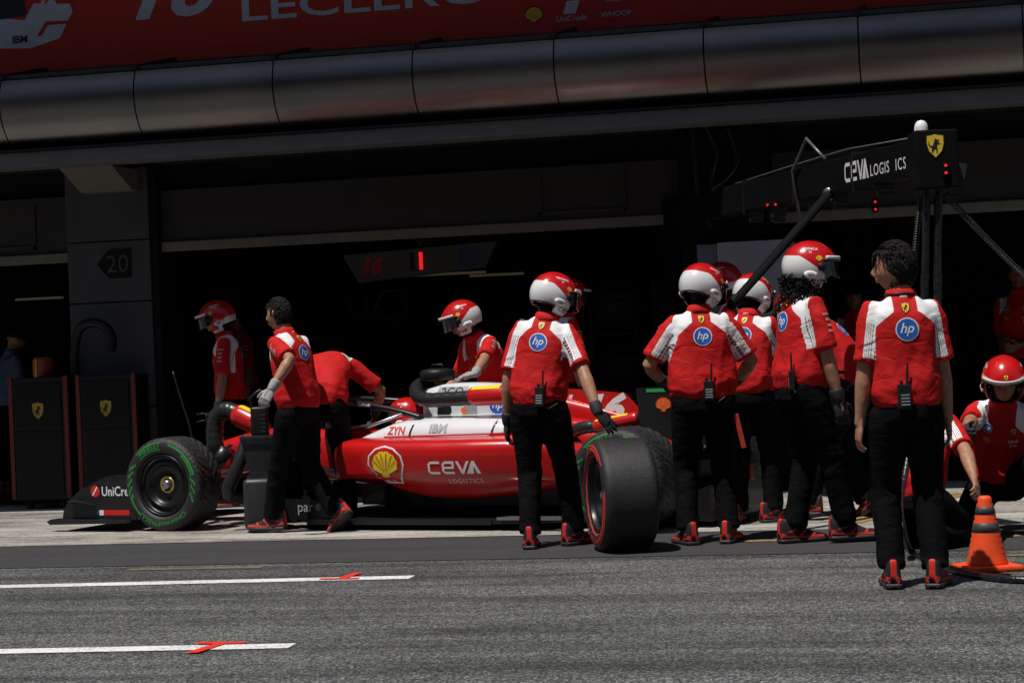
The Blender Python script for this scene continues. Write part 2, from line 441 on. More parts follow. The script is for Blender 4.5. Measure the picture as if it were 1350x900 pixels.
MAT['dark_wall'] = speck('dark_wall', (.008, .008, .009), .7, .3, 4, .1, .003, 0, .15)
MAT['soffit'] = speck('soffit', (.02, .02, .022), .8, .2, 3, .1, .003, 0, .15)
MAT['grating'] = speck('grating', (.07, .07, .075), .5, .2, 20, .1, .002, .6)
MAT['banner_red'] = speck('banner_red', (.55, .030, .006), .55, .05, 1.5, .03)
MAT['banner_white'] = speck('banner_white', (.55, .57, .66), .6, .08, 6, 0)
def lampm():
    t = NT('dim_lamp', (.3, .28, .22), .4); t.set('Emission Color', (1., .80, .50, 1)); t.set('Emission Strength', .03); return t.m
MAT['lamp'] = lampm()
def ledm():
    t = NT('red_led', (.3, .01, .01), .4); t.set('Emission Color', (1., .02, .02, 1)); t.set('Emission Strength', .9); return t.m
MAT['led'] = ledm()

PB = empty('pit_building', (-4, 18, 0), label='grey pit building with curved metal fascia over open dark garages', cat='building')
PBI = Matrix.Translation((4, -18, 0))
def pb(mb, name, mats, smooth=False, **kw):
    me = mb.mesh(name); me.transform(PBI); return link(name, me, mats, PB, smooth, **kw)
def pbox(name, x0, x1, y0, y1, z0, z1, m, bev=.0, **kw): return pb(MB().box(x0, x1, y0, y1, z0, z1, 0, bev), name, m, **kw)
seams = [on_y(px, py, 17.25).x for px, py in ((15, 108), (190, 98), (371, 87), (553, 76), (737, 60), (932, 45), (1133, 26), (1347, 10))]
stepx = (seams[-1]-seams[0])/7
xs = [seams[0]-stepx*i for i in range(5, 0, -1)]+seams+[seams[-1]+stepx*i for i in range(1, 6)]
for i in range(len(xs)-1):
    mb = MB(); x0, x1 = xs[i]+.006, xs[i+1]-.006; k = 20; pr = []
    for j in range(k+1):
        t = rad(30-112*j/k); pr.append((17.0+.42*(1-math.cos(t)), 3.595+.41*math.sin(t)))
    pr.append((17.42, 3.80)); k = len(pr)-1
    v = [(x, y, z) for x in (x0, x1) for y, z in pr]; f = [(j, j+1, j+k+2, j+k+1) for j in range(k-1)]
    mb.add(v, f); mb.add(v, [(k-1, k, 2*k+1, 2*k)]); mb.add(v, [tuple(range(k+1))]); mb.add(v, [tuple(range(2*k+1, k, -1))]); me = mb.mesh(); me.transform(PBI)
    o = link('fascia_panel', me, 'cladding', PB, None)
    o.data.polygons.foreach_set('use_smooth', [len(p.vertices) == 4 for p in o.data.polygons])
pbox('fascia_backing', -22, 14, 17.43, 17.6, 3.20, 3.77, 'dark_wall')
pbox('fascia_beam', -22, 14, 17.17, 17.55, 3.055, 3.18, 'beam_grey', .008)
pbox('drip_ledge', -22, 14, 17.13, 17.3, 3.183, 3.203, 'black_metal')
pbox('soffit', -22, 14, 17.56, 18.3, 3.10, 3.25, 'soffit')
# upper storey: wall behind the banner and the terrace slab which throws the shade on everything below
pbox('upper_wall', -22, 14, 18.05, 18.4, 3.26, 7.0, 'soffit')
pbox('terrace_slab', -22, 14, 15.25, 26, 7.0, 7.5, 'conc_wall', .02)
# louvred walkway between fascia and banner
mb = MB()
for i in range(9):
    y = 17.10+.1*i; z = 3.815+.016*i
    mb.box(-22, 14, y, y+.012, z, z+.035)
pb(mb, 'walkway_grating', 'grating')
pbox('walkway_rail', -22, 14, 17.93, 17.96, 3.935, 3.985, 'grating')
for i, x in enumerate(xs):
    mb = MB(); mb.prism([(17.05, 3.805), (17.2, 3.805), (17.97, 3.95), (17.97, 4.02), (17.9, 4.02), (17.05, 3.85)], (x-.03, 0, 0), (0, 1, 0), (0, 0, 1), (.05, 0, 0))
    pb(mb, 'walkway_bracket', 'black_metal')
# columns, headers, shutters
def column(x0, x1, jo=(.9, 1.86, 2.42), m='conc_wall'):
    mb = MB(); zs = [0]+list(jo)+[3.09]
    for a_, b_ in zip(zs[:-1], zs[1:]): mb.box(x0, x1, 18.1, 18.6, a_+.006, b_-.006, 0, .006)
    mb.box(x0+.02, x1-.02, 18.12, 18.58, 0, 3.09, 1)
    pb(mb, 'column', [m, 'dark_wall'])
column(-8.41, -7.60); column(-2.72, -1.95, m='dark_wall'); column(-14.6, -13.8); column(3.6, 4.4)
mb = MB(); mb.prism([(17.5, 3.053), (18.1, 3.053), (18.1, 2.86), (17.95, 2.86)], (-8.18, 0, 0), (0, 1, 0), (0, 0, 1), (.5, 0, 0))
pb(mb, 'bracket_beam', 'rail')
mb = MB(); pass
def shutter(x0, x1, zb, hatch):
    mb = MB(); n = 3; mb.box(x0, x1, 18.22, 18.26, zb+.085, 2.86)
    if hatch:
        hx = hatch
        for a_, b_, c_, d_ in ((hx, hx+.03, zb+.14, 2.8), (hx+.75, hx+.78, zb+.14, 2.8), (hx, hx+.78, zb+.14, zb+.17)): mb.box(a_, b_, 18.20, 18.222, c_, d_)
    o = pb(mb, 'garage_shutter', 'shutter')
    r = MB().box(x0, x1, 18.18, 18.28, zb, zb+.088, 0, .01).mesh(); r.transform(PBI); link('shutter_rail', r, 'rail', o, False)
    me = MB().box(x0, x1, 18.3, 18.5, 2.86, 3.1).mesh(); me.transform(PBI); link('shutter_header', me, 'dark_wall', PB, False)
shutter(-13.8, -8.42, 2.25, -9.55); shutter(-7.52, -2.74, 2.30, -3.98); shutter(-1.93, 3.6, 2.26, None)
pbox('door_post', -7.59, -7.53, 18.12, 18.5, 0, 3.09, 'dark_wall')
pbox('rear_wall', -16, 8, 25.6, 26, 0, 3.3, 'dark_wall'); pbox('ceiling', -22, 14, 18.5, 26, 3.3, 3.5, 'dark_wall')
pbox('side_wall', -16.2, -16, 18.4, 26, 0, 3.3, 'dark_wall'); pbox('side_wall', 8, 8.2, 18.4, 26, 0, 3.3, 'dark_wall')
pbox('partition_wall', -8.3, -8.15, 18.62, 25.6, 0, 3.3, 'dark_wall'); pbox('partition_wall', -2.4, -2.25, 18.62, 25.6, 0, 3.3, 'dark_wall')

# numbered arrow plate on the column
def plate(name, mb_or_mark): pass
o = on_y(151, 348, 18.095)
mb = MB(); mb.prism([(-.17, 0), (-.05, .13), (.16, .13), (.16, -.13), (-.05, -.13)], (0, 0, 0), (1, 0, 0), (0, 0, 1), (0, .012, 0))
s20 = mb.build('number_sign', 'dark_wall', label='black arrow plate numbered 20 on the grey column', cat='sign'); s20.location = (o.x, 18.082, o.z)
Mark().text('20', .16, .035, 0).put('numeral', ['conc_wall'], (0, 0, 0), (1, 0, 0), (0, 0, 1), s20)

# driver banner above the fascia
BN = empty('driver_banner', (-4, 18.0, 3.98), label='long orange red banner with white driver name above the fascia', cat='banner')
link('banner_sheet', MB().box(-14, 14, 0, .03, .02, 2.2).mesh(), 'banner_red', BN, False)
def bput(mk, name, mats, px, py):
    p = on_y(px, py, 18.0); return mk.put(name, mats, (p.x+4, -.004, p.z-3.98), (1, 0, 0), (0, 0, 1), BN)
def bsc(px0, px1, py=20): return on_y(px1, py, 18).x-on_y(px0, py, 18).x
bput(Mark().text('LECLERC', .24, bold=.012, fit=bsc(317, 632)), 'lettering', ['banner_white'], 474, -1)
bput(Mark().text('16', .46, shear=.32, bold=.03, fit=bsc(180, 290)), 'numeral', ['banner_white'], 232, -10)
m = Mark(); W = bsc(0, 60)
m.poly([(-1.0*W, -.2*W), (-.9*W, .9*W), (0, 1.45*W), (.95*W, 1.0*W), (1.15*W, .4*W), (.85*W, -.12*W), (.2*W, -.28*W)], 0, 0)
m.poly([(-1.0*W, .45*W), (-.9*W, .9*W), (0, 1.45*W), (.95*W, 1.0*W), (1.13*W, .55*W), (.3*W, .62*W), (.1*W, .3*W)], 1, 1)
m.poly([(-.98*W, .3*W), (-.9*W, .75*W), (.1*W, .85*W), (.15*W, .4*W)], 2, 2)
m.poly([(.45*W, -.05*W), (.6*W, .16*W), (1.02*W, .16*W), (1.06*W, .22*W), (.55*W, .24*W), (.35*W, -.05*W)], 1, 2)
m.text('IBM', .16*W, -.02*W, -.08*W, 2, 3, bold=.03); m.text('16', .34*W, .62*W, .62*W, 0, 3, shear=.3, bold=.06)
bput(m, 'helmet_picture', ['banner_white', 'red_print', 'dark_print'], 28, 47)
m = Mark(); W = bsc(690, 830)
m.poly([(-.5*W, -.31*W), (-.5*W, .5*W), (.5*W, .5*W), (.5*W, -.31*W)], 0, 0)
m.text('UniCredit', .05*W, -.06*W, -.04*W, 1, 1, shear=.2); m.text('WHOOP', .05*W, .36*W, -.03*W, 1, 1); m.text('ambipar', .05*W, .35*W, .1*W, 1, 1)
m.poly([(-.14*W, .0), (-.10*W, .12*W), (.02*W, .12*W), (-.02*W, .0)], 1, 1)
bput(m, 'portrait_picture', ['red_print', 'banner_white'], 762, 18)
bput(scallop(.075), 'logo', ['red_print', 'yellow_print'], 704, 20)

# garage contents that can be made out in the dark
def lamp(px0, px1, py0, py1, Y):
    a_ = on_y(px0, py0, Y); b_ = on_y(px1, py1, Y)
    mb = MB().box(-.5*(b_.x-a_.x), .5*(b_.x-a_.x), -.04, .04, 0, .025, 0, .004)
    o_ = mb.build('strip_light', 'lamp', label=None, cat='ceiling light', group='dim strip lights inside the garages')
    o_.location = ((a_.x+b_.x)/2, Y, (a_.z+b_.z)/2); return o_
for lab, a_ in (('short strip light left of the helmeted man in garage', (260, 310, 378, 378, 22)), ('long strip light glowing under the hanging number board', (500, 640, 367, 360, 22)),
           ('strip light glowing right of hanging number board', (620, 690, 366, 361, 22.6)), ('strip light at far left behind blue shirted man', (22, 82, 397, 393, 21.5))):
    tag(lamp(*a_), lab)
# hanging board 16 / hp
o = on_y(553, 346, 19.6); W = on_y(655, 346, 19.6).x-on_y(450, 346, 19.6).x; k = W/205
MAT['board'] = speck('board_grey', (.075, .075, .08), .5, .1, 4, 0)
BD = empty('hanging_board', o, label='grey tapered overhead board with red 16 and round blue logo', cat='board')
mb = MB(); mb.prism([(-102*k, 14*k), (102*k, 22*k), (86*k, -10*k), (-82*k, -22*k)], (0, 0, 0), (1, 0, 0), (0, 0, 1), (0, .12, 0)); mb.build('panel', 'board', BD)
mb = MB(); [mb.tube([(x_, .06, 0), (x_, .06, 1.3)], .012, 8) for x_ in (-.5, .5)]; mb.build('hanger', 'black_metal', BD)
Mark().text('16', 22*k, -62*k, -1*k, 0, 0, shear=.3, bold=.04).put('numeral', ['red_print'], (0, -.003, 0), (1, 0, 0), (0, 0, 1), BD)
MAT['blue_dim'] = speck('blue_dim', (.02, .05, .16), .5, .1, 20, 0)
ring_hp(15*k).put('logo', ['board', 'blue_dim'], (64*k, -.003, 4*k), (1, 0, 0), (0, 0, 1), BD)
mb = MB().box(-12*k, -7*k, -.012, 0, -10*k, 13*k); mb.build('dark_bar', 'black_plastic', BD)
MB().box(0*k, 4.5*k, -.014, 0, -9*k, 13*k).build('light_bar', 'led', BD)
# tool silhouettes on rear board
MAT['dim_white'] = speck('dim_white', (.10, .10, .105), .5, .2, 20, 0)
def wire(name, pts, r, m, **kw): return MB().tube(pts, r, 8).build(name, m, None, True, **kw)
def circ(c, r, n=24, a0=0, a1=6.2832): return [Vector(c)+Vector((r*math.cos(a0+(a1-a0)*i/n), 0, r*math.sin(a0+(a1-a0)*i/n))) for i in range(n+1)]
c_ = on_y(517, 402, 21); r_ = .155
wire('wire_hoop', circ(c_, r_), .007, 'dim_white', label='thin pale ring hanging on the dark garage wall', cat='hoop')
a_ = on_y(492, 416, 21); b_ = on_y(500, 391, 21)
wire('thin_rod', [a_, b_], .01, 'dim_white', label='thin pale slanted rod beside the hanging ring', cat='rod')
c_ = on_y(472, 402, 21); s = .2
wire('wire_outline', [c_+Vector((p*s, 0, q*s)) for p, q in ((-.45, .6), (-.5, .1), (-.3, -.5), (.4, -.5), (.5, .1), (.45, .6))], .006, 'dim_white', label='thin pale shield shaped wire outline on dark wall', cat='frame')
# racks of covered tyres on the right of the middle garage
def rack(px, py, w_, h_, Y, lab, txts):
    o_ = on_y(px, py, Y); R_ = empty('tyre_rack', (o_.x, Y, 0), label=lab, cat='tyre rack', group='racks of covered tyres in the garage')
    mb = MB(); ht = 1.9
    for x_ in (-w_/2, w_/2): mb.box(x_-.02, x_+.02, -.02, .02, 0, ht); mb.box(x_-.02, x_+.02, .4, .44, 0, ht)
    for z_ in (.1, .75, 1.4): mb.box(-w_/2, w_/2, -.02, .44, z_-.02, z_)
    mb.build('frame', 'black_metal', R_)
    for j, z_ in enumerate((.1, .75, 1.4)):
        v_, f_ = lathe([(0, 0), (.26, 0), (.3, .04), (.3, .34), (.26, .38), (0, .38)], 32)
        m_ = MB(); m_.add([(p[0], p[1], p[2]+z_+.31) for p in v_], f_); c = m_.build('covered_tyre', 'black_plastic', R_, True)
        if j < len(txts):
            mk = Mark()
            for q_, tx in enumerate(txts[j]): mk.text(tx, .052, 0, .04-.075*q_, bold=.01)
            mk.put('lettering', ['dim_white'], (0, -.004, z_+.33), (1, 0, 0), (0, 0, 1), c)
rack(815, 398, .75, 1.9, 21.5, 'black rack of covered tyres behind the tyre holder', [(), ('ANTERIORE', 'DESTRO'), ('ANTERIORE', 'DESTRO')])
rack(884, 398, .75, 1.9, 21.6, 'black rack of covered tyres nearest the column', [(), ('ANTERIORE', 'DESTRO'), ('ANTERIORE', 'DESTRO')])
# black flight cases with shields, left garage front
def case(px0, px1, Y, h_, lab):
    a_ = on_y(px0, 560, Y).x; b_ = on_y(px1, 560, Y).x; w_ = b_-a_
    R_ = empty('tool_cabinet', ((a_+b_)/2, Y, 0), label=lab, cat='cabinet', group='black tool cabinets by the left garage')
    MB().box(-w_/2+.02, w_/2-.02, 0, .6, .09, h_, 0, .015).build('body', 'black_plastic', R_)
    for s_ in (-1, 1):
        MB().box(s_*(w_/2-.012)-.02, s_*(w_/2-.012)+.02, -.012, .02, .10, h_+.01, 0, .005).build('edge_strip', 'edge_red', R_)
    mb = MB(); mb.box(-w_/2+.06, w_/2-.06, -.012, 0, h_*.62, h_-.05, 0, .004); mb.box(-w_/2+.06, w_/2-.06, -.012, 0, .13, h_*.60, 0, .004); mb.build('drawer_front', 'case_front', R_)
    for x_ in (-w_/2+.12, w_/2-.12):
        v_, f_ = lathe([(0, -.02), (.045, -.02), (.045, .02), (0, .02)], 16, 'z'); m_ = MB()
        m_.add([(p[2]+x_, p[0]+.1, p[1]+.045) for p in v_], f_); m_.build('castor', 'rubber', R_, True)
    shield(.165).put('shield_badge', ['badge_yellow', 'dark_print'], (0, -.014, h_*.75), (1, 0, 0), (0, 0, 1), R_)
MAT['edge_red'] = speck('edge_red', (.13, .008, .007), .5, .2, 10, 0); MAT['case_front'] = speck('case_front', (.006, .006, .007), .4, .2, 10, 0, 0, 0, .25)
MAT['badge_yellow'] = speck('badge_yellow', (.42, .30, .02), .45, .2, 20, 0)
case(14, 90, 17.75, 1.2, 'black cabinet with yellow shield, left of the pair'); case(103, 180, 17.75, 1.2, 'black cabinet with yellow shield below the column sign')
# corrugated hose hung on the column
p0 = on_y(100, 432, 18.0); p1 = on_y(152, 462, 18.0)
pts = [on_y(x, y, 18.0-.02*i) for i, (x, y) in enumerate([(100, 500), (98, 470), (102, 440), (112, 428), (128, 426), (141, 433), (148, 448), (146, 462)])]
wire('air_duct', spline(pts, 6), .045, 'black_plastic', label='bent black ribbed hose standing in front of grey column', cat='hose')
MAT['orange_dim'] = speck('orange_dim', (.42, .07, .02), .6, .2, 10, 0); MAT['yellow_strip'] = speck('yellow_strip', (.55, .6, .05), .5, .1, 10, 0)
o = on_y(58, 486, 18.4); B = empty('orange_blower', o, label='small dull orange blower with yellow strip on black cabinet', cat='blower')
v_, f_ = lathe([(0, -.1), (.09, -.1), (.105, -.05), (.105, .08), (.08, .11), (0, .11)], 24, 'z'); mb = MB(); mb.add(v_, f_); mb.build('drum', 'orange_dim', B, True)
MB().box(-.035, -.02, -.112, -.09, -.09, .09).build('yellow_strip', 'yellow_strip', B)

# stand added out of view to cut sky light and show in the fascia
MAT['stand_grey'] = speck('stand_grey', (.10, .085, .08), .8, .3, .6, 0); MAT['stand_seat'] = speck('stand_seat', (.16, .06, .05), .7, .6, .8, 0)
GRS = empty('added_grandstand', (0, -22, 0), label='added unseen stand with stepped seats and a roof, cutting sky light', cat='added_grandstand')
mb = MB()
for i in range(22): mb.box(-110, 110, -1.0*i-1.0, -1.0*i, 0, 2.2+.62*i)
mb.build('terrace', 'stand_grey', GRS)
mb = MB()
for i in range(22): mb.box(-110, 110, -1.0*i-.7, -1.0*i-.35, 2.202+.62*i, 2.62+.62*i)
mb.build('seat_rows', 'stand_seat', GRS)
MB().box(-110, 110, -22.6, -22.1, 0, 23).build('back_wall', 'stand_grey', GRS)
mb = MB(); mb.prism([(-22, 22.6), (-2, 21.2), (-2, 21.6), (-22, 23.2)], (-110, 0, 0), (0, 1, 0), (0, 0, 1), (220, 0, 0)); mb.build('roof', 'stand_grey', GRS)
# ================================================================== WHEELS
def tyre_mesh(w_, R=.36, wet=True, n=300):
    h = w_/2
    half = [(.236, .80*h), (.243, .92*h), (.262, .99*h), (.29, 1.01*h), (.318, .985*h), (.338, .93*h), (.350, .86*h), (.3565, .77*h)]
    tread = [(R-.0022*(t/.7)**2, t*h) for t in np.linspace(.70, -.70, 23)]
    prof = half+tread+[(r, -y) for r, y in half[::-1]]
    prof = [(r*R/.36 if r > .25 else r, y) for r, y in prof]
    v, f = lathe(prof, n); v = np.array(v); nb = len(half)
    if wet:
        k = len(prof); pr = np.array([p[1] for p in prof])
        for i in range(nb-2, k-nb+2):
            y = pr[i]/h
            for j in range(n):
                ph = (j/n*30+abs(y)*2.3*(1+.15*math.sin(9*y))) % 1.
                g = 1. if (ph < .27 and abs(y) > .12) else 0.
                if .02 < abs(y) < .10: g = 1. if (j/n*60+(.5 if y > 0 else 0)) % 1. < .75 else 0
                if .50 < abs(y) < .565: g = 1. if (j/n*30+.3) % 1. < .8 else g
                if g: v[i*n+j, 0] *= (R-.0085)/R; v[i*n+j, 2] *= (R-.0085)/R
    else:
        rs = np.random.RandomState(3)
        v[:, [0, 2]] *= (1+rs.normal(0, .0006, (len(v), 1)))
    mb = MB(); mb.add([tuple(p) for p in v], f); return mb.mesh('tyre')
def rim_mesh(w_):
    h = w_/2
    prof = [(.237, .78*h), (.236, .86*h), (.231, .93*h), (.224, .93*h), (.219, .86*h), (.216, .72*h), (.200, .66*h), (.187, .69*h), (.176, .76*h), (.166, .78*h), (.156, .74*h), (.148, .60*h), (.128, .50*h), (.075, .46*h), (.062, .50*h), (0, .50*h)]
    v, f = lathe(prof, 72); mb = MB(); mb.add(v, f)
    v, f = lathe([(0, -.8*h), (.236, -.8*h), (.236, .78*h)], 72); mb.add(v, f)
    return mb.mesh('rim')
_wc = {}
def wheel(parent, loc, w_, kind, rot=0., name='wheel', letter=True):
    if (w_, kind) not in _wc:
        t = tyre_mesh(w_, wet=kind == 'wet'); _wc[(w_, kind)] = (t, bvh_of(t), rim_mesh(w_))
    tm, bv, rm = _wc[(w_, kind)]
    if parent is None: r = None
    first = not rm.materials
    wo = bpy.data.objects.new(name, rm); COL.objects.link(wo)
    if first: rm.materials.append(MAT['rim_black']); tm.materials.append(MAT['tread']); [m_.polygons.foreach_set('use_smooth', [True]*len(m_.polygons)) for m_ in (rm, tm)]
    wo.location = loc; wo.rotation_euler = (0, 0, rot)
    if parent: wo.parent = parent
    to = bpy.data.objects.new('tyre', tm); COL.objects.link(to); to.parent = wo
    h = w_/2
    v, f = lathe([(.064, .48*h), (.064, .54*h), (.05, .55*h), (.05, .50*h)], 40); g = MB(); g.add(v, f); g.build('hub_ring', 'gold', wo, True)
    v, f = lathe([(.038, .48*h), (.036, .64*h), (.022, .74*h), (.018, .72*h), (0, .72*h)], 24); g = MB(); g.add(v, f); g.build('wheel_nut', 'steel', wo, True)
    if not letter: return wo
    def arc(ac, rc):
        ac = rad(ac)
        return lambda u_, v__: ((rc+v__)*math.cos(ac-u_/rc), (rc+v__)*math.sin(ac-u_/rc))
    A_ = ((0, h*1.0, 0), (-1, 0, 0), (0, 0, 1))
    L_ = []
    def add(mk, fn): mk.warp(fn); L_.extend(mk.L)
    bar = lambda a_, b_, v0, v1: Mark().poly([(a_+(b_-a_)*i/14, v1) for i in range(15)]+[(b_-(b_-a_)*i/14, v0) for i in range(15)])
    def tex(s_, ac, rc, hh, **kw): add(Mark().text(s_, hh, **kw), arc(ac, rc))
    if kind == 'wet':
        tex('PIRELLI', 112, .296, .034, bold=.02, fit=.20)
        add(bar(-.115, .115, .024, .031), arc(112, .296)); add(bar(-.115, .115, -.031, -.024), arc(112, .296))
        add(bar(-.16, .16, .010, .024), arc(45, .296)); add(bar(-.02, .16, -.006, .004), arc(45, .296))
        for i in range(9): add(bar(-.012, .012, -.02+.014*(i % 3), -.008+.014*(i % 3)), arc(10-4.*i, .296))
        for i in range(14): add(bar(-.012, .012, -.02+.014*(i % 3), -.006+.014*(i % 3)), arc(148+4.*i, .296))
        add(bar(-.08, .08, -.006, .008), arc(212, .300))
        tex('Cinturato', -68, .296, .034, bold=.012, fit=.26); tex('PIRELLI', 246, .296, .034, bold=.02, fit=.2)
        mt = 'tyre_green'
    else:
        for c_, a_ in ((70, .16), (-50, .3), (180, .34)):
            add(bar(-a_, a_, .018, .030), arc(c_, .296)); add(bar(-a_*.9, a_*.6, -.006, .010), arc(c_, .296))
        tex('PIRELLI', 112, .296, .036, bold=.02, fit=.2); tex('P ZERO', -112, .296, .036, bold=.02, fit=.2)
        add(bar(-.72, .72, -.048, -.040), arc(90, .296)); add(bar(-.72, .72, -.048, -.040), arc(-90, .296))
        mt = 'tyre_red'
    mk = Mark(); mk.L = L_
    mk.put('lettering', [mt], *A_, wo, bv, off=.0015, maxe=.04, reach=.1)
    mk = Mark(); mk.text('OZ RACING', .010, bold=.02).warp(arc(125, .208)); mk.put('rim_lettering', ['grey_print'], (0, .72*h, 0), (-1, 0, 0), (0, 0, 1), wo, bvh_of(rm), off=.001, reach=.1)
    return wo
MAT['rim_black'] = speck('rim_black', (.006, .0065, .008), .34, .2, 20, 0, 0, .1, .4, .0)
def treadm():
    t = NT('tyre_rubber', (.022, .022, .024), .6, 0, .45)
    a_ = t.noise(45, 5, .7); b_ = t.noise(7, 4)
    t.link(t.ramp(t.math('ADD', t.math('MULTIPLY', a_, .6), t.math('MULTIPLY', b_, .4)), [(.35, (.011, .011, .013)), (.6, (.021, .021, .023)), (.72, (.05, .05, .052))]), 'Base Color')
    t.link(t.n('MapRange', {'Value': a_, 'To Min': .38, 'To Max': .7}).outputs[0], 'Roughness'); t.bump(t.math('ADD', a_, t.noise(170, 3, .7)), .6, .004); return t.m
MAT['tread'] = treadm()
MAT['tyre_green'] = speck('tyre_green', (.015, .25, .03), .6, .25, 80, 0); MAT['tyre_red'] = speck('tyre_red', (.55, .03, .02), .6, .25, 80, 0)

# ================================================================== THE CAR
ga, gb = ground(215, 702), ground(822, 705)
cf = (ga-gb).normalized(); cl = Vector((-cf.y, cf.x, 0))
CO = ga-cl*.95; CANG = math.atan2(cf.y, cf.x)
CAR = empty('racing_car', CO, CANG, label='red and white open wheel racing car with black halo and wet tyres', cat='racing car')
CM = Matrix.Translation(CO)@Matrix.Rotation(CANG, 4, 'Z'); CMI = CM.inverted()
def car_world(x, y, z): return CM@Vector((x, y, z))
def loft(secs, mi=0, caps=True, mb=None):
    mb = mb or MB(); n = len(secs[0]); V = [tuple(p) for s_ in secs for p in s_]; Fq = []
    for i in range(len(secs)-1):
        for j in range(n): Fq.append((i*n+j, i*n+(j+1) % n, (i+1)*n+(j+1) % n, (i+1)*n+j))
    if caps: Fq += [tuple(range(n))[::-1], tuple(range((len(secs)-1)*n, len(secs)*n))]
    return mb.add(V, Fq, mi)
def sup(x, yc, w_, z0, z1, e=2.6, n=32):
    P = []
    for j in range(n):
        t = 2*math.pi*j/n; c, s_ = math.cos(t), math.sin(t)
        P.append((x, yc+w_*math.copysign(abs(c)**(2/e), c), (z0+z1)/2+(z1-z0)/2*math.copysign(abs(s_)**(2/e), s_)))
    return P
def white(me, fn): c = coords(me); fattr(me, 'white', fn(c)); return me
# monocoque and nose
st = spline([(1.06, .07, .235, .30), (1.0, .10, .225, .335), (.8, .125, .225, .41), (.5, .145, .26, .50), (.17, .17, .34, .615), (-.3, .20, .40, .725), (-.7, .235, .37, .752), (-1.0, .27, .33, .745), (-1.3, .31, .30, .715), (-1.6, .34, .28, .69)], 5)
me = loft([sup(x, 0, w_, a_, b_, 3.2) for x, w_, a_, b_ in st]).mesh(); white(me, lambda c: np.full(len(c), -.1))
nose = link('nose_and_chassis', me, 'carpaint', CAR, True); NB = bvh_of(me)
# flank and engine cover
def cov(x, w_, z0, z1, n=6):
    half = [(w_*.99, z0), (w_, z0+.35*(z1-z0)), (w_*.965, z0+.62*(z1-z0)), (w_*.86, z0+.84*(z1-z0)), (w_*.66, z1-.012), (w_*.3, z1+.004), (0, z1+.008)]
    half = [tuple(p) for p in spline(half, 3)]
    return [(x, y, z) for y, z in half]+[(x, -y, z) for y, z in half[-2::-1]]
st = spline([(-1.42, .42, .56, .672), (-1.55, .46, .56, .72), (-1.75, .48, .56, .785), (-1.95, .48, .56, .805), (-2.3, .48, .56, .808), (-2.7, .45, .55, .80), (-3.0, .38, .5, .77), (-3.3, .29, .45, .72), (-3.6, .20, .40, .66), (-3.95, .10, .36, .54)], 5)
me = loft([cov(*s_) for s_ in st]).mesh()
def wf(c):
    x, z = c[:, 0], c[:, 2]
    stripe = np.abs((x+2.80)-(z-.70)*1.0) < .012
    f = np.minimum(z-.648-np.clip(-(x+2.45), 0, 9)*.16, x+2.74-(z-.70)*.9)
    return f
white(me, wf); cover = link('engine_cover', me, 'carpaint', CAR, True); CB = bvh_of(me)
st = spline([(-1.84, .12, .66, .98), (-1.90, .15, .66, 1.03), (-2.1, .17, .66, 1.045), (-2.4, .165, .66, 1.035), (-2.75, .13, .64, .985), (-3.1, .07, .62, .88), (-3.5, .02, .60, .76)], 5)
me = loft([sup(x, 0, w_, a_, b_, 3.4) for x, w_, a_, b_ in st]).mesh(); white(me, lambda c: c[:, 0]+2.60-(c[:, 2]-.9)*.5)
box_ = link('airbox', me, 'carpaint', CAR, True); AB = bvh_of(me)
MB().box(-1.868, -1.85, -.075, .075, .86, .97, 0, .01).build('air_inlet', 'carbon', box_)
# shark fin with the number
mb = MB(); mb.prism([(-2.45, .80), (-2.45, 1.01), (-2.9, .985), (-3.46, .93), (-3.60, .78), (-3.52, .66), (-3.0, .70)], (0, -.012, 0), (1, 0, 0), (0, 0, 1), (0, .024, 0))
me = mb.mesh(); white(me, lambda c: np.full(len(c), -.1)); fin = link('engine_fin', me, 'carpaint', CAR, False)
Mark().text('16', .215, -.02, 0, 0, 0, shear=.35, bold=.05, wide=1.25).poly([(-.36, .10), (-.33, .10), (-.40, -.05), (-.43, -.05)]).poly([(-.31, .10), (-.28, .10), (-.35, -.05), (-.38, -.05)]).put('numeral', ['white_print'], (-3.33, .012, .83), (-1, 0, 0), (0, 0, 1), fin)
# sidepods
def podsec(x, yo, zb, zt, s_):
    zt = zt-.018; lp = [(.18, zt+.01), (yo*.5, zt+.01), (yo*.80, zt+.002), (yo*.95, zt-.018), (yo, zt-.075), (yo*.99, zt-.17), (yo*.95, zt-.28), (yo*.86, zb+.075), (yo*.73, zb+.01), (.18, zb)]
    d = [tuple(p) for p in spline(lp, 4)]
    return [(x, s_*y, z) for y, z in d]
PB_ = None
for s_ in (1, -1):
    st = spline([(-1.26, .46, .57, .62), (-1.32, .56, .54, .652), (-1.45, .655, .48, .672), (-1.62, .72, .40, .676), (-1.85, .757, .29, .676), (-2.1, .766, .228, .676), (-2.3, .766, .215, .674), (-2.6, .745, .215, .675), (-2.95, .66, .25, .665), (-3.25, .50, .30, .61), (-3.55, .32, .34, .53)], 5)
    me = loft([podsec(*q_, s_) for q_ in st]).mesh(); white(me, lambda c: np.full(len(c), -.1))
    pod = link('sidepod', me, 'carpaint', CAR, True)
    if s_ == 1: PB_ = bvh_of(me); podL = pod
U_, V_ = (-1, 0, 0), (0, 0, 1)
def carmark(mk, name, mats, x, y, z, par, bv, **kw): return mk.put(name, mats, (x, y, z), U_, V_, par, bv, **kw)
m = Mark(); r = .118
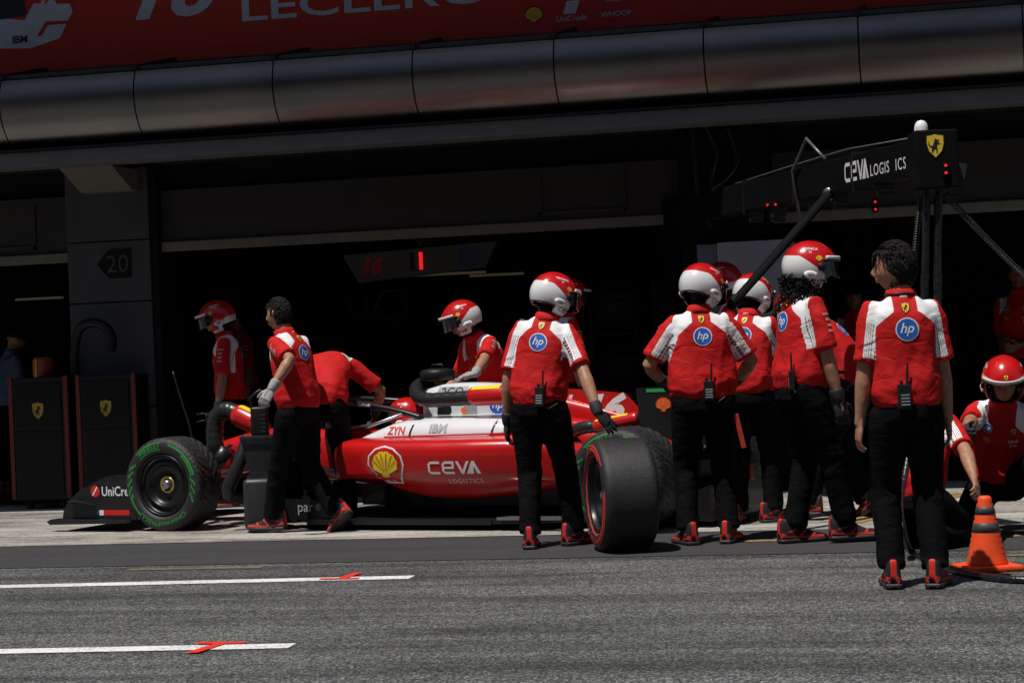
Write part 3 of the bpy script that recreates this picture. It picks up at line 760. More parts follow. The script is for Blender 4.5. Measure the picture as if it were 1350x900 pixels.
for mul, mi in ((1.24, 2), (1.13, 3)):
    m.poly([(-.8*r*mul, -.98*r*mul), (-.62*r*mul, -.5*r*mul), (-1.1*r*mul, .0), (-1.0*r*mul, .45*r*mul), (-.55*r*mul, .82*r*mul), (0, .95*r*mul), (.55*r*mul, .82*r*mul), (1.0*r*mul, .45*r*mul), (1.1*r*mul, .0), (.8*r*mul, -.98*r*mul)], mi, mi-2)
m.L += [(p_, f_, i_, l_+2) for p_, f_, i_, l_ in scallop(r*.92).L]
MAT['pod_red'] = MAT['red_gloss']
carmark(m, 'shell_logo', ['red_print', 'yellow_gloss', 'white_print', 'pod_red'], -1.872, .75, .482, podL, PB_, off=.003, step=.0026, maxe=.03)
m = Mark()
def ceva(mk, h_, mi=0, u0=0., v0=0.):
    """rounded wide capitals with a triangle for the last letter"""
    t = h_*.19; x = u0
    C_ = lambda x: [(x+1.05*h_, h_/2), (x+.25*h_, h_/2), (x, .3*h_), (x, -.3*h_), (x+.25*h_, -h_/2), (x+1.05*h_, -h_/2), (x+1.05*h_, -h_/2+t), (x+.3*h_, -h_/2+t), (x+t, -.26*h_), (x+t, .26*h_), (x+.3*h_, h_/2-t), (x+1.05*h_, h_/2-t)]
    sh = lambda P: [(a_+v0*0, b_+v0) for a_, b_ in P]
    mk.poly(sh(C_(x)), mi)
    x += 1.25*h_; mk.poly(sh(C_(x)), mi); mk.poly(sh([(x+t, -t*.45), (x+1.0*h_, -t*.45), (x+1.0*h_, t*.45), (x+t, t*.45)]), mi)
    mk.poly(sh([(x+1.05*h_-t, .32*h_), (x+1.05*h_, .32*h_), (x+1.05*h_, -t*.45), (x+1.05*h_-t, -t*.45)]), mi)
    x += 1.2*h_; mk.poly(sh([(x, h_/2), (x+t*1.25, h_/2), (x+.55*h_, -.2*h_), (x+1.05*h_-t*.6, h_/2), (x+1.05*h_+.1*h_, h_/2), (x+.65*h_, -h_/2), (x+.45*h_, -h_/2)]), mi)
    x += .85*h_; mk.poly(sh([(x+.02*h_, -h_/2), (x+.52*h_, h_/2), (x+.70*h_, h_/2), (x+1.2*h_, -h_/2), (x+.88*h_, -h_/2), (x+.66*h_, .12*h_), (x+.60*h_, -h_/2)]), mi)
    return x+1.2*h_-u0
W = 4.5*.092
ceva(m, .092, 0, -W/2, .0); m.text('LOGISTICS', .033, W*.18, -.098, 0, 0, space=1.25, bold=.006)
carmark(m, 'haulier_lettering', ['white_print'], -2.44, .75, .455, podL, PB_, off=.004, maxe=.04)
carmark(Mark().text('ZYN', .055, bold=.03), 'lettering', ['red_print'], -1.80, .46, .715, cover, CB, off=.004)
m = Mark().text('IBM', .062, bold=.035, wide=1.15)
carmark(m, 'lettering', ['grey_print'], -2.16, .46, .725, cover, CB, off=.004)
for i_, (x, z) in enumerate(((-2.10, .715), (-2.60, .735))):
    carmark(Mark().poly([(-.012, -.07), (.006, -.07), (.03, .07), (.014, .07)]), 'panel_gap', ['carbon'], x+.18 if i_ == 0 else x, .46, z, cover, CB, off=.003)
carmark(Mark().poly([(-.13, -.07), (.15, -.07), (.13, .035), (-.13, .035)], 0).text('2CO', .07, .0, -.005, 1, 1, bold=.01), 'lettering', ['grey_print', 'dark_print'], -2.12, .2, .985, box_, AB, off=.003)
carmark(Mark().poly([(-.065, -.05), (.05, -.05), (.065, -.02), (.05, .05), (-.055, .05)]), 'dark_opening_patch', ['carbon'], -2.05, .2, .862, box_, AB, off=.003)  # flat dark patch, painted for the shaded inside of a cut-out
carmark(Mark().poly([(-.05, -.055), (.06, -.055), (.05, .06), (-.05, .06)], 0), 'grey_panel', ['grey_print'], -2.27, .2, .87, box_, AB, off=.003)
carmark(Mark().disc(.024), 'round_sticker', ['orange_print'], -2.22, .2, .84, box_, AB, off=.005)
carmark(Mark().poly([(-.5, -.003), (.5, .004), (.5, .012), (-.5, .003)]), 'red_line', ['red_print'], -2.2, .5, .672, cover, CB, off=.003)
carmark(ring_hp(.075), 'round_logo', ['white_print', 'blue_print'], -2.5, .2, .875, box_, AB, off=.004)
# chassis marking
m = Mark().disc(.05, r0=.036, mi=0); m.poly([(-.02, -.015), (0, .022), (.02, -.015)]); m.text('I', .075, .085, 0, 0, 0, bold=.03)
carmark(m, 'lettering', ['white_print'], -.66, .24, .52, nose, NB)
# floor, fences and the bright plate
out = [(-.92, .30), (-1.0, .62), (-1.25, .74), (-1.8, .79), (-2.6, .79), (-3.05, .74), (-3.3, .62), (-3.75, .55), (-4.1, .45)]
lp = out+[(x, -y) for x, y in out[::-1]]
mb = MB(); mb.prism(lp, (0, 0, .055), (1, 0, 0), (0, 1, 0), (0, 0, .028)); floor_ = mb.build('floor', 'carbon', CAR)
mb = MB()
for s_ in (1, -1):
    mb.box(-2.75, -1.2, s_*.785-.006, s_*.785+.006, .05, .088)
    mb.prism([(-1.0, .08), (-.98, .24), (-1.35, .22), (-1.45, .10)], (0, s_*.74, 0), (1, 0, 0), (0, 0, 1), (0, .01, 0))
    for k_ in range(3): mb.prism([(-.95+.02*k_, .10), (-.93, .33-.03*k_), (-1.12, .30-.03*k_), (-1.2, .10)], (0, s_*(.40+.11*k_), 0), (1, 0, 0), (0, 0, 1), (0, .01, 0))
mb.build('floor_fence', 'carbon', CAR)
Mark().text('par', .075, bold=.006).text('®', .05, .11, .02).put('lettering', ['grey_print'], (-1.17, .752, .155), U_, V_, floor_)
mb = MB(); mb.prism([(-2.86, .70), (-2.80, .80), (-3.3, .80), (-3.42, .70)], (0, 0, .086), (1, 0, 0), (0, 1, 0), (0, 0, .02)); mb.build('floor_plate', 'steel', CAR)
MB().box(-4.1, -1.5, -.20, .20, .09, .5, 0, .05).build('gearbox_and_engine', 'carbon', CAR)
# halo with its pillar
pts = [(-1.95, .33, .80), (-1.75, .33, .855), (-1.5, .31, .90), (-1.25, .24, .93), (-1.08, .12, .945), (-1.03, 0, .948), (-1.08, -.12, .945), (-1.25, -.24, .93), (-1.5, -.31, .90), (-1.75, -.33, .855), (-1.95, -.33, .80)]
mb = MB(); mb.tube(spline(pts, 5), [(.024, .03)]*51, 12, (0, 0, 1)); mb.tube([(-1.03, 0, .945), (-.96, 0, .86), (-.86, 0, .74)], [(.03, .012), (.028, .012), (.035, .016)], 10)
halo = mb.build('halo', 'carbon', CAR, True); HB_ = bvh_of(halo.data)
MAT['halo_print'] = MAT['white_print']
carmark(Mark().text('UniCredit', .022, bold=.01), 'lettering', ['white_print'], -1.45, .33, .905, halo, HB_)
# bright top edges of the cockpit rim and mirrors
mb = MB(); mb.tube([(-1.25, .30, .735), (-1.5, .335, .75), (-1.8, .36, .83)], .012, 8); mb.build('cockpit_rim', 'steel', CAR, True)
for s_ in (1, -1):
    mb = MB(); mb.box(-1.32, -1.22, s_*.58-.09, s_*.58+.09, .745, .81, 0, .02); mb.tube([(-1.26, s_*.3, .68), (-1.27, s_*.5, .75)], .01, 8); mb.build('mirror', 'carbon', CAR)
MB().box(-1.95, -1.88, -.02, .02, 1.03, 1.06, 0, .008).build('camera_pod', 'yellow_gloss', CAR)
# front wing
def foil(x0, x1, z0, z1, th, y0, y1, sw=.0, n=9):
    """cambered element spanning y0..y1"""
    secs = []
    for i in range(n):
        y = y0+(y1-y0)*i/(n-1); dx = -sw*abs(y); P = []
        for j in range(9): t = j/8; P.append((x0+(x1-x0)*t+dx, y, z0+(z1-z0)*t**1.5+th*math.sin(math.pi*t**.6)))
        for j in range(8, -1, -1): t = j/8; P.append((x0+(x1-x0)*t+dx, y, z0+(z1-z0)*t**1.5-.3*th*math.sin(math.pi*t**.6)-.004))
        secs.append(P)
    return secs
FWG = MB()
for x0, x1, z0, z1 in ((1.10, .86, .085, .115), (.92, .72, .12, .19), (.77, .60, .18, .26), (.64, .48, .25, .335)):
    loft(foil(x0, x1, z0, z1, .012, -.9, .9, .10), 0, True, FWG)
fwing = FWG.build('front_wing', 'carbon', CAR, True)
for s_ in (1, -1):
    mb = MB(); pr = [(1.0, .095), (.985, .17), (.93, .245), (.84, .31), (.70, .375), (.56, .425), (.45, .442), (.34, .44), (.27, .38), (.27, .095)]
    mb.prism(pr, (0, s_*.905-.007, 0), (1, 0, 0), (0, 0, 1), (0, .014, 0))
    mb.prism([(1.09, .085), (1.05, .105), (.36, .10), (.33, .075), (1.06, .062)], (0, s_*.90 if s_ > 0 else -.995, 0), (1, 0, 0), (0, 0, 1), (0, .095, 0))
    ep = mb.build('wing_endplate', 'carbon', CAR)
    mb = MB(); loft([[(x, s_*y, z) for x, y, z in ((.90, yy, .225+.02*k_), (.80, yy, .235+.02*k_), (.66, yy, .20+.02*k_), (.80, yy, .218+.02*k_))] for k_, yy in ((0, .912), (1, .985))], 0, True, mb); mb.build('dive_plane', 'grey_plastic', CAR)
    if s_ == 1:
        m = Mark().text('UniCredit', .075, .0, .0, 0, left=True, bold=.012, wide=.85); m.disc(.045, -.065, .0, 1); m.poly([(-.095, -.03), (-.085, -.035), (-.04, .03), (-.05, .035)], 0, 1)
        m.put('lettering', ['white_print', 'red_print'], (.60, .912, .315), U_, V_, ep)
        m = Mark().poly([(0, -.02), (.13, -.02), (.13, .02), (0, .02)], 2).poly([(.13, -.02), (.17, -.02), (.17, .02), (.13, .02)], 0).poly([(.17, -.02), (.42, -.02), (.42, .02), (.17, .02)], 1)
        MAT['navy'] = speck('navy', (.012, .03, .08), .5, .1, 20, 0)
        m.put('stripe', ['white_print', 'red_print', 'navy'], (.76, .912, .15), U_, V_, ep)
# suspension
def arms(name, ax, sgn, sets):
    mb = MB()
    for a_, b_ in sets: mb.tube([(a_[0], sgn*a_[1], a_[2]), (b_[0], sgn*b_[1], b_[2])], [(.028, .008), (.028, .008)], 10, (1, 0, 0))
    return mb.build(name, 'carbon', CAR, True)
for s_ in (1, -1):
    arms('suspension_arm', 0, s_, [((.22, .17, .50), (.02, .78, .50)), ((-.30, .2, .56), (-.02, .78, .50)), ((.2, .16, .40), (.02, .78, .23)), ((-.3, .2, .40), (-.02, .78, .23)), ((-.12, .2, .62), (0, .74, .28)), ((.10, .17, .52), (.09, .78, .42))])
    arms('suspension_arm', 0, s_, [((-3.3, .2, .50), (-3.78, .74, .50)), ((-4.0, .12, .5), (-3.82, .74, .5)), ((-3.3, .2, .28), (-3.78, .74, .22)), ((-4.0, .1, .28), (-3.82, .74, .22)), ((-3.5, .2, .5), (-3.8, .7, .25))])
    mb = MB(); mb.box(-.19, .17, s_*.60-.03, s_*.60+.03, .16, .56, 0, .05); mb.tube([(-.14, s_*.56, .42), (-.24, s_*.52, .52), (-.3, s_*.5, .60)], [(.05, .03), (.055, .035), (.06, .04)], 12); mb.build('brake_duct', 'carbon', CAR, True)
# wheels
wheel(CAR, (0, .79, .36), .32, 'wet'); wheel(CAR, (-3.8, .745, .36), .41, 'wet')
wheel(CAR, (0, -.79, .36), .32, 'wet', math.pi, letter=False); wheel(CAR, (-3.8, -.745, .36), .41, 'wet', math.pi, letter=False)
# rear wing
for s_ in (1, -1):
    mb = MB(); mb.prism([(-3.80, .72), (-3.78, .975), (-4.36, .985), (-4.38, .62), (-4.15, .55)], (0, s_*.50-.007, 0), (1, 0, 0), (0, 0, 1), (0, .014, 0))
    ep = mb.build('rear_wing_endplate', 'carbon', CAR)
    if s_ == 1:
        Mark().poly([(-.17, -.012), (.17, -.012), (.17, .012), (-.17, .012)]).put('light_strip', ['green_print'], (-4.03, .508, .955), U_, V_, ep)
        scallop(.052).put('logo', ['red_print', 'orange_print'], (-3.985, .508, .855), U_, V_, ep)
        Mark().text('V-Power', .07, 0, 0, 0, left=True, bold=.012).put('lettering', ['white_print'], (-4.07, .508, .855), U_, V_, ep)
mb = MB(); loft(foil(-3.85, -4.15, .84, .90, .02, -.49, .49), 0, True, mb); loft(foil(-4.10, -4.34, .88, .97, .012, -.49, .49), 0, True, mb); mb.build('rear_wing_plane', 'carbon', CAR, True)
mb = MB(); mb.prism([(-3.95, .5), (-4.05, .5), (-4.08, .86), (-3.98, .86)], (0, -.01, 0), (1, 0, 0), (0, 0, 1), (0, .02, 0)); loft(foil(-4.0, -4.2, .56, .60, .012, -.49, .49), 0, True, mb); mb.build('rear_wing_pylon', 'carbon', CAR)
mb = MB(); mb.prism([(-3.6, .06), (-4.3, .30), (-4.3, .05)], (0, -.5, 0), (1, 0, 0), (0, 0, 1), (0, 1.0, 0)); mb.build('diffuser', 'carbon', CAR)
MB().box(-4.42, -4.36, -.04, .04, .30, .42, 0, .008).build('rear_light', 'red_gloss', CAR)

# ================================================================== BLOWERS (red drum, yellow stripe, black hose) round the car
def blower(lab, c, dirv, length, r, hose, hr, stripe_up=Vector((0, 0, 1))):
    """c: world centre of the drum, dirv: its axis (towards the hose)"""
    c = Vector(c); d = Vector(dirv).normalized(); R_ = empty('cooling_blower', c, label=lab, cat='blower', group='red cooling blowers with black hoses round the car')
    rot = d.to_track_quat('Z', 'X').to_matrix().to_4x4()
    L = length/2
    v, f = lathe([(0, -L), (r*.8, -L), (r*.95, -L+.01), (r, -L+.03), (r, L-.06), (r*.93, L-.02), (r*.75, L), (0, L)], 32, 'z')
    mb = MB(); mb.add([rot@Vector(p) for p in v], f); drum = mb.build('drum', 'red_gloss', R_, True)
    bb = bvh_of(drum.data)
    n_ = (stripe_up-d*stripe_up.dot(d)).normalized(); v_ = n_.cross(-d)
    Mark().poly([(-L+.035, -r*.32), (L-.07, -r*.32), (L-.07, r*.32), (-L+.035, r*.32)]).put('yellow_stripe', ['yellow_gloss'], n_*r, -d, v_, drum, bb, off=.002, maxe=.03)
    v, f = lathe([(0, -L-.05), (r*.7, -L-.05), (r*.78, -L-.03), (r*.78, -L+.005), (0, -L+.01)], 24, 'z'); mb = MB(); mb.add([rot@Vector(p) for p in v], f); mb.build('motor_cap', 'black_plastic', R_, True)
    P = spline([c+d*(L-.02)]+[Vector(h_) for h_ in hose], 7)
    mb = MB(); mb.tube([Vector(p)-c for p in P], [hr*(1+.035*math.sin(i*1.9)) for i in range(len(P))], 18); mb.build('hose', 'duct_black', R_, True)
    return R_
MAT['duct_black'] = speck('duct_black', (.016, .016, .018), .36, .2, 12, .1)
def onx(px, py, y):      # point on the car's vertical plane y = const
    r_ = ray(px, py); o_ = CO+cl*y; t = ((o_-CAM).dot(cl))/(r_.dot(cl)); return CAM+r_*t
# the airbox one
a_ = onx(662, 521, .34); b_ = onx(625, 523, .34)
blower('red blower drum with fat black hose curling round the white airbox', onx(647, 521, .34), b_-a_, .34, .072,
       [onx(620, 524, .34), onx(590, 526, .33), onx(565, 527, .31), onx(551, 522, .24), onx(549, 513, .10), onx(556, 507, -.02), onx(570, 508, -.06)], .054, Vector((.1, -.6, 1)))
a_ = onx(850, 547, .40); b_ = onx(775, 562, .40)
blower('red blower with yellow stripe lying over the rear wheel', onx(812, 557, .40), b_-a_, .36, .050,
       [onx(772, 563, .40), onx(760, 567, .38), onx(748, 577, .34), onx(742, 590, .28)], .045, Vector((.1, -.5, 1)))
a_ = onx(345, 556, .42)
blower('red blower with yellow patch feeding the front brake hose', onx(327, 553, .42), onx(318, 549, .42)-onx(340, 560, .42), .26, .085,
       [onx(308, 543, .42), onx(296, 541, .42), onx(286, 550, .43), onx(283, 568, .44), onx(284, 590, .45), onx(286, 610, .42)], .068, Vector((0, -.2, 1)))
# second black hose standing beside the front wheel
b0 = [onx(326, 575, .75), onx(322, 590, .78), onx(315, 612, .82), onx(306, 630, .84), onx(301, 645, .85), onx(303, 660, .85)]
R_ = empty('brake_hose', (b0[-1].x, b0[-1].y, 0), label='thick black hose with rounded end slanting behind front wheel', cat='hose')
mb = MB(); P = spline(b0, 6); mb.tube([Vector(p)-R_.location for p in P], [.04+.012*min(1, i/10)-(.03 if i > len(P)-3 else 0) for i in range(len(P))], 16); mb.build('hose', 'duct_black', R_, True)
# black fan box held on top of the airbox
q = onx(577, 494, .0); R_ = empty('fan_box', q, CANG, label='flat black fan box on the airbox under the gloved hand', cat='fan')
v, f = lathe([(0, -.045), (.12, -.045), (.135, -.03), (.135, .02), (.12, .04), (.05, .05), (0, .05)], 36, 'z'); mb = MB(); mb.add(v, f); mb.build('housing', 'black_plastic', R_, True)
mb = MB(); mb.tube([(-.05, 0, .05), (-.04, 0, .075), (.04, 0, .075), (.05, 0, .05)], .01, 8); mb.box(.03, .13, -.05, .05, -.10, -.04, 0, .01); mb.build('handle', 'black_plastic', R_, True)
# grey blower stand left of the leaning mechanic
g = ground(347, 700); R_ = empty('blower_stand', g, YAW, label='dark grey plastic blower stand with angular hopper and upright handle', cat='blower stand')
MB().box(-.12, .13, -.16, .16, .03, .40, 0, .035).build('base_box', 'grey_plastic', R_, True)
mb = MB(); loft([[(x*k_-.0+dx, y*k_, z) for x, y in ((-.13, -.13), (.14, -.13), (.14, .13), (-.13, .13))] for z, k_, dx in ((.40, .72, .02), (.45, .74, .02), (.66, .98, .01), (.70, 1.12, .015), (.715, 1.12, .015))], 0, True, mb); mb.build('hopper', 'grey_plastic', R_)
mb = MB(); mb.box(-.055, .075, -.06, .06, .71, .93, 0, .02); mb.tube([(-.03, 0, .9), (-.05, -.02, 1.0), (.02, -.03, 1.05), (.07, -.02, 1.0), (.06, 0, .9)], .017, 10); mb.build('handle', 'black_plastic', R_, True)
mb = MB(); [mb.box(.02, .06, -.062, -.058, .74+.03*i, .755+.03*i) for i in range(5)]; mb.build('grille', 'grey_plastic', R_)
# slick tyre held upright by the mechanic
gh = ground(822, 726); fwd2 = Vector((FW.x, FW.y, 0)).normalized(); rgt2 = Vector((RT.x, RT.y, 0)).normalized()
ctr = gh+fwd2*.02; HELD_C = ctr+Vector((0, 0, .363))
nrm = (-rgt2*.985-fwd2*.17).normalized()
hw = wheel(None, (ctr.x, ctr.y, .351), .36, 'slick', math.atan2(nrm.y, nrm.x)-math.pi/2, 'slick_racing_tyre')
hw.scale = (.97, .97, .97)
tag(hw, 'loose slick racing wheel with red bands held upright by gloved hand', 'wheel')
# ================================================================== PEOPLE
def RX(a): return Matrix.Rotation(a, 3, 'X')
def RY(a): return Matrix.Rotation(a, 3, 'Y')
def RZ(a): return Matrix.Rotation(a, 3, 'Z')
def ik(a, t, l1, l2, pole):
    d = t-a; L = min(d.length, (l1+l2)*.998); dn = d.normalized(); t = a+dn*L
    c = (l1*l1+L*L-l2*l2)/(2*l1*L); c = max(-1, min(1, c)); s_ = math.sqrt(1-c*c)
    p = (pole-dn*pole.dot(dn)); p = p.normalized() if p.length > 1e-4 else Vector((0, 1, 0))
    return a+dn*(l1*c)+p*(l1*s_), t
def V3(p): return Vector(p)
def head_mesh(mb, C_, Rm, s_):
    """cranium, jaw, nose, brow, lips, ears; y is forward"""
    nu, nv = 30, 22; V = []; Fq = []
    for i in range(nv+1):
        ph = math.pi*i/nv
        for j in range(nu):
            th = 2*math.pi*j/nu
            x, y, z = math.sin(ph)*math.sin(th), math.sin(ph)*math.cos(th), math.cos(ph)
            X, Y_, Z_ = x*.076, y*.097, z*.118
            if z < 0:
                k_ = -z; X *= 1-.30*k_**1.5; Y_ *= 1-.12*k_ if y > 0 else 1-.38*k_
                Y_ += .012*k_
            if y > 0:
                g = lambda cx, cz, w_: math.exp(-(((X-cx)**2+(Z_-cz)**2)/(w_*w_)))
                Y_ += .010*g(0, .022, .03)*1-.013*(g(.031, .002, .016)+g(-.031, .002, .016))+.008*(g(.04, -.03, .022)+g(-.04, -.03, .022))+.012*g(0, -.098, .025)
            V.append(C_+Rm@Vector((X, Y_, Z_))*s_)
    for i in range(nv):
        for j in range(nu): Fq.append((i*nu+j, (i+1)*nu+j, (i+1)*nu+(j+1) % nu, i*nu+(j+1) % nu))
    mb.add(V, Fq)
    L_ = lambda *p: C_+Rm@Vector(p)*s_
    mb.tube([L_(0, .090, .022), L_(0, .106, .0), L_(0, .120, -.022), L_(0, .108, -.034), L_(0, .09, -.036)], [(.008*s_, .01*s_), (.010*s_, .012*s_), (.015*s_, .012*s_), (.015*s_, .01*s_), (.008*s_, .008*s_)], 10, Rm@Vector((1, 0, 0)))
    for z_, w_ in ((-.056, .024), (-.068, .021)): mb.tube([L_(-w_, .082, z_), L_(-w_*.5, .097, z_), L_(w_*.5, .097, z_), L_(w_, .082, z_)], .0075*s_, 8)
    for q in (1, -1): mb.tube([L_(q*.074, -.012, .03), L_(q*.086, -.020, .015), L_(q*.083, -.012, -.012), L_(q*.073, .0, -.034)], [(.010*s_, .006*s_)]*4, 8)
def hand_mesh(mb, wr, d, pn, side, curl=25, spread=.4, s_=1., inf=0., thumb=True):
    """d: along the hand; pn: out of the palm; side: +1 right hand"""
    d = d.normalized(); pn = (pn-d*pn.dot(d)).normalized(); lat = d.cross(pn)*(1 if side > 0 else -1)   # towards the thumb
    lat = lat*-1 if False else lat
    K = .088*s_
    mb.tube([wr-d*.02, wr+d*.01, wr+d*(K*.5), wr+d*K, wr+d*(K+.006)], [(.026+inf, .020+inf), (.030+inf, .018+inf), (.041+inf, .017+inf), (.042+inf, .014+inf), (.03+inf, .008+inf)], 14, lat)
    for k_, (o_, L_, r_) in enumerate(((.031, .072, .0092), (.0105, .080, .0096), (-.0105, .074, .0092), (-.0305, .058, .0082))):
        p = wr+d*(K*.55)+lat*o_*s_*.85; q = wr+d*K+lat*o_*s_; dirv = (d+lat*(o_*6*spread)).normalized()
        pts = [p, q]; a_ = 0.
        for sg, fr in enumerate((.45, .31, .24)):
            a_ += rad(curl)*(1. if sg else .7)*(1+.12*k_); c_, s2 = math.cos(a_), math.sin(a_)
            q = q+(dirv*c_+pn*s2)*(L_*fr*s_); pts.append(q)
        mb.tube(pts, [r_+inf, r_+inf, r_*.95+inf, r_*.88+inf, r_*.72+inf], 8)
    if thumb:
        b_ = wr+d*.022+lat*.024*s_+pn*.004; t1 = (d*.55+lat*.75+pn*.30).normalized(); t2 = (d*.85+lat*.35+pn*.40).normalized()
        mb.tube([wr+d*.012+lat*.006, b_, b_+t1*.042*s_, b_+t1*.042*s_+t2*.030*s_, b_+t1*.042*s_+t2*.050*s_], [.014+inf, .0135+inf, .0112+inf, .010+inf, .0075+inf], 8)
def helmet_parts(par, C_, Rm, s_, kind):
    s_ = s_*1.07; R0 = Vector((.128, .156, .146))*s_
    nu, nv = 64, 36
    def keep(x, y, z):
        az = abs(math.degrees(math.atan2(x, y)))
        if z < -.80: return False
        if az < 62 and z < .20 and not (z < -.50 and False): return False
        if az > 105 and z < -.55: return False
        return True
    def surf(th, ph, k_):
        x, y, z = math.sin(ph)*math.sin(th), math.sin(ph)*math.cos(th), math.cos(ph)
        X = x*R0.x*k_; Y_ = y*R0.y*k_; Z_ = z*R0.z*k_
        if z < 0: X *= 1-.10*z*z; Y_ += .02*s_*(-z)*(1 if y > 0 else .2)
        return (x, y, z), Vector((X, Y_, Z_))
    mb = MB(); grid = {}; idx = {}
    V = []; Fq = []
    for i in range(nv+1):
        for j in range(nu):
            u, p = surf(2*math.pi*j/nu, math.pi*i/nv, 1.); grid[i, j] = u; V.append(p)
    for i in range(nv):
        for j in range(nu):
            c = [grid[i, j], grid[i+1, j], grid[i+1, (j+1) % nu], grid[i, (j+1) % nu]]
            m_ = [sum(q[t] for q in c)/4 for t in range(3)]
            if keep(*m_): Fq.append((i*nu+j, (i+1)*nu+j, (i+1)*nu+(j+1) % nu, i*nu+(j+1) % nu))
    bm = bmesh.new(); vs = [bm.verts.new(p) for p in V]
    for q in Fq:
        try: bm.faces.new([vs[t] for t in q])
        except ValueError: pass
    bmesh.ops.remove_doubles(bm, verts=bm.verts, dist=1e-5)
    bmesh.ops.delete(bm, geom=[v for v in bm.verts if not v.link_faces], context='VERTS')
    for _ in range(2): bmesh.ops.smooth_vert(bm, verts=[v for v in bm.verts if v.is_boundary], factor=.5, use_axis_x=True, use_axis_y=True, use_axis_z=True)
    bmesh.ops.recalc_face_normals(bm, faces=bm.faces)
    outer = bmesh.ops.solidify(bm, geom=bm.faces[:], thickness=.014*s_)
    me = bpy.data.meshes.new('helmet'); bm.to_mesh(me); bm.free()
    c = coords(me)/s_; x, y, z = c.T
    up = .006 - .62*np.maximum(y, -.075) - z
    step = np.where(y > -.02, up-.0, up)
    wf_ = np.minimum(step, y*0+.5)
    if kind == 'red': wf_ = np.minimum(wf_-.075, .05)
    if kind == 'redband': wf_ = np.minimum(.012-np.abs(z-(.045)), y-.02)
    rr = np.sqrt((x/.128)**2+(y/.156)**2+(z/.146)**2)
    dk = np.maximum((.955-rr)*.1, np.where(y < -.03, -.071-z, -1.))
    fattr(me, 'white', wf_); fattr(me, 'dark', dk)
    T = Matrix.Translation(C_)@Rm.to_4x4(); me.transform(T)
    h = link('helmet', me, 'helmet', par, True); bv = bvh_of(me)
    # rubber rim, visor, pivots
    pr = []
    for a_ in range(-100, 101, 10):
        t = rad(a_); pr.append(T@(Vector((.132*math.sin(t), .160*math.cos(t), 0))*s_+Vector((0, .012, .032))*s_))
    sec = []
    for t_ in (0, 1):
        row = []
        for a_ in range(-74, 75, 6):
            t = rad(a_); z_ = (.036, -.052)[t_]; k_ = (1.03, 1.05)[t_]
            row.append(T@(Vector((.131*math.sin(t)*k_, .158*math.cos(t)*k_+.012*(t_), z_*(.75+.25*math.cos(t))))*s_))
        sec.append(row)
    n_ = len(sec[0]); v = sec[0]+sec[1]; v2 = [p+(T.to_3x3()@Vector((0, -.004, 0))) for p in v]
    f = [(i, i+1, n_+i+1, n_+i) for i in range(n_-1)]
    mb = MB(); mb.add(v, f); mb.add(v2, [q[::-1] for q in f])
    for i in range(n_-1): mb.add([v[i], v[i+1], v2[i+1], v2[i]], [(0, 1, 2, 3)]); mb.add([v[n_+i], v[n_+i+1], v2[n_+i+1], v2[n_+i]], [(3, 2, 1, 0)])
    if kind != 'redband': mb.build('visor', 'visor', h, True)
    mb = MB()
    for q in (1, -1):
        vv, ff = lathe([(0, -.012), (.02, -.012), (.024, 0), (.02, .012), (0, .012)], 16, 'z')
        mb.add([T@(Vector((q*(.126+p[2]*.6), .046+p[1], -.002+p[0]))*s_) for p in vv], ff)
    row = [T@(Vector((.1335*math.sin(rad(a_)), .162*math.cos(rad(a_)), .034+.012*math.cos(rad(a_))))*s_) for a_ in range(-74, 75, 6)]
    mb.tube(row, [(.004*s_, .011*s_)]*len(row), 8, T.to_3x3()@Vector((0, 0, 1)))
    mb.build('visor_pivot', 'black_plastic', h, True)
    row = [T@(Vector((.1365*math.sin(rad(a_)), .165*math.cos(rad(a_)), .046+.012*math.cos(rad(a_))))*s_) for a_ in range(-66, 67, 6)]
    mb = MB(); mb.tube(row, [(.011*s_, .0035*s_)]*len(row), 8, T.to_3x3()@Vector((0, 0, 1))); mb.build('brow_strip', 'white_print', h, True)
    for q in (1, -1):
        mb = MB(); vv, ff = lathe([(0, -.008), (.024, -.008), (.026, .004), (.018, .011), (0, .012)], 20, 'z')
        mb.add([T@(Vector((q*(.1235+p[2]*.7), -.012+p[0]*1.5, -.048+p[1]*.8))*s_) for p in vv], ff); mb.build('ear_pod', 'white_print', h, True)
    # writing: sides, back, crown
    R3 = T.to_3x3()
    def hm(mk, nm, mats, p, u_, v_): mk.put(nm, mats, T@(Vector(p)*s_), R3@Vector(u_), R3@Vector(v_), h, bv, off=.002, maxe=.03, reach=.06)
    for q in (1, -1):
        u_ = (-q*.25*0, q*1., 0); u_ = (.0, q*1., 0)
        mk = Mark(); ceva(mk, .024*s_, 1, -.054*s_, 0); hm(mk, 'lettering', ['white_print', 'dark_print'], (q*.10, .055, -.085), u_, (0, .0, 1))
        mk = Mark().text('GO', .018*s_, 0, 0, 1, bold=.04); mk.put('lettering', ['white_print', 'dark_print'], T@(Vector((q*.134, -.012, -.048))*s_), R3@Vector(u_), R3@Vector((0, 0, 1)), h, None, off=.001)
        mk = scallop(.017*s_); hm(mk, 'logo', ['orange_print', 'yellow_print'], (q*.115, .03, .045), u_, (0, 0, 1))
        mk = Mark().text('TECNICA', .015*s_, 0, .010*s_, bold=.02).text('21', .013*s_, 0, -.012*s_, bold=.02); hm(mk, 'lettering', ['white_print'], (q*.095, -.02, .085), u_, (-q*.3, 0, 1))
    mk = Mark().poly([(-.042*s_, -.011*s_), (.042*s_, -.011*s_), (.042*s_, .011*s_), (-.042*s_, .011*s_)], 0, 0).text('UniCredit', .016*s_, 0, 0, 1, 1, bold=.02)
    hm(mk, 'lettering', ['white_print', 'red_print'], (.0, .09, .125), (1, 0, 0), (0, -.7, .7))
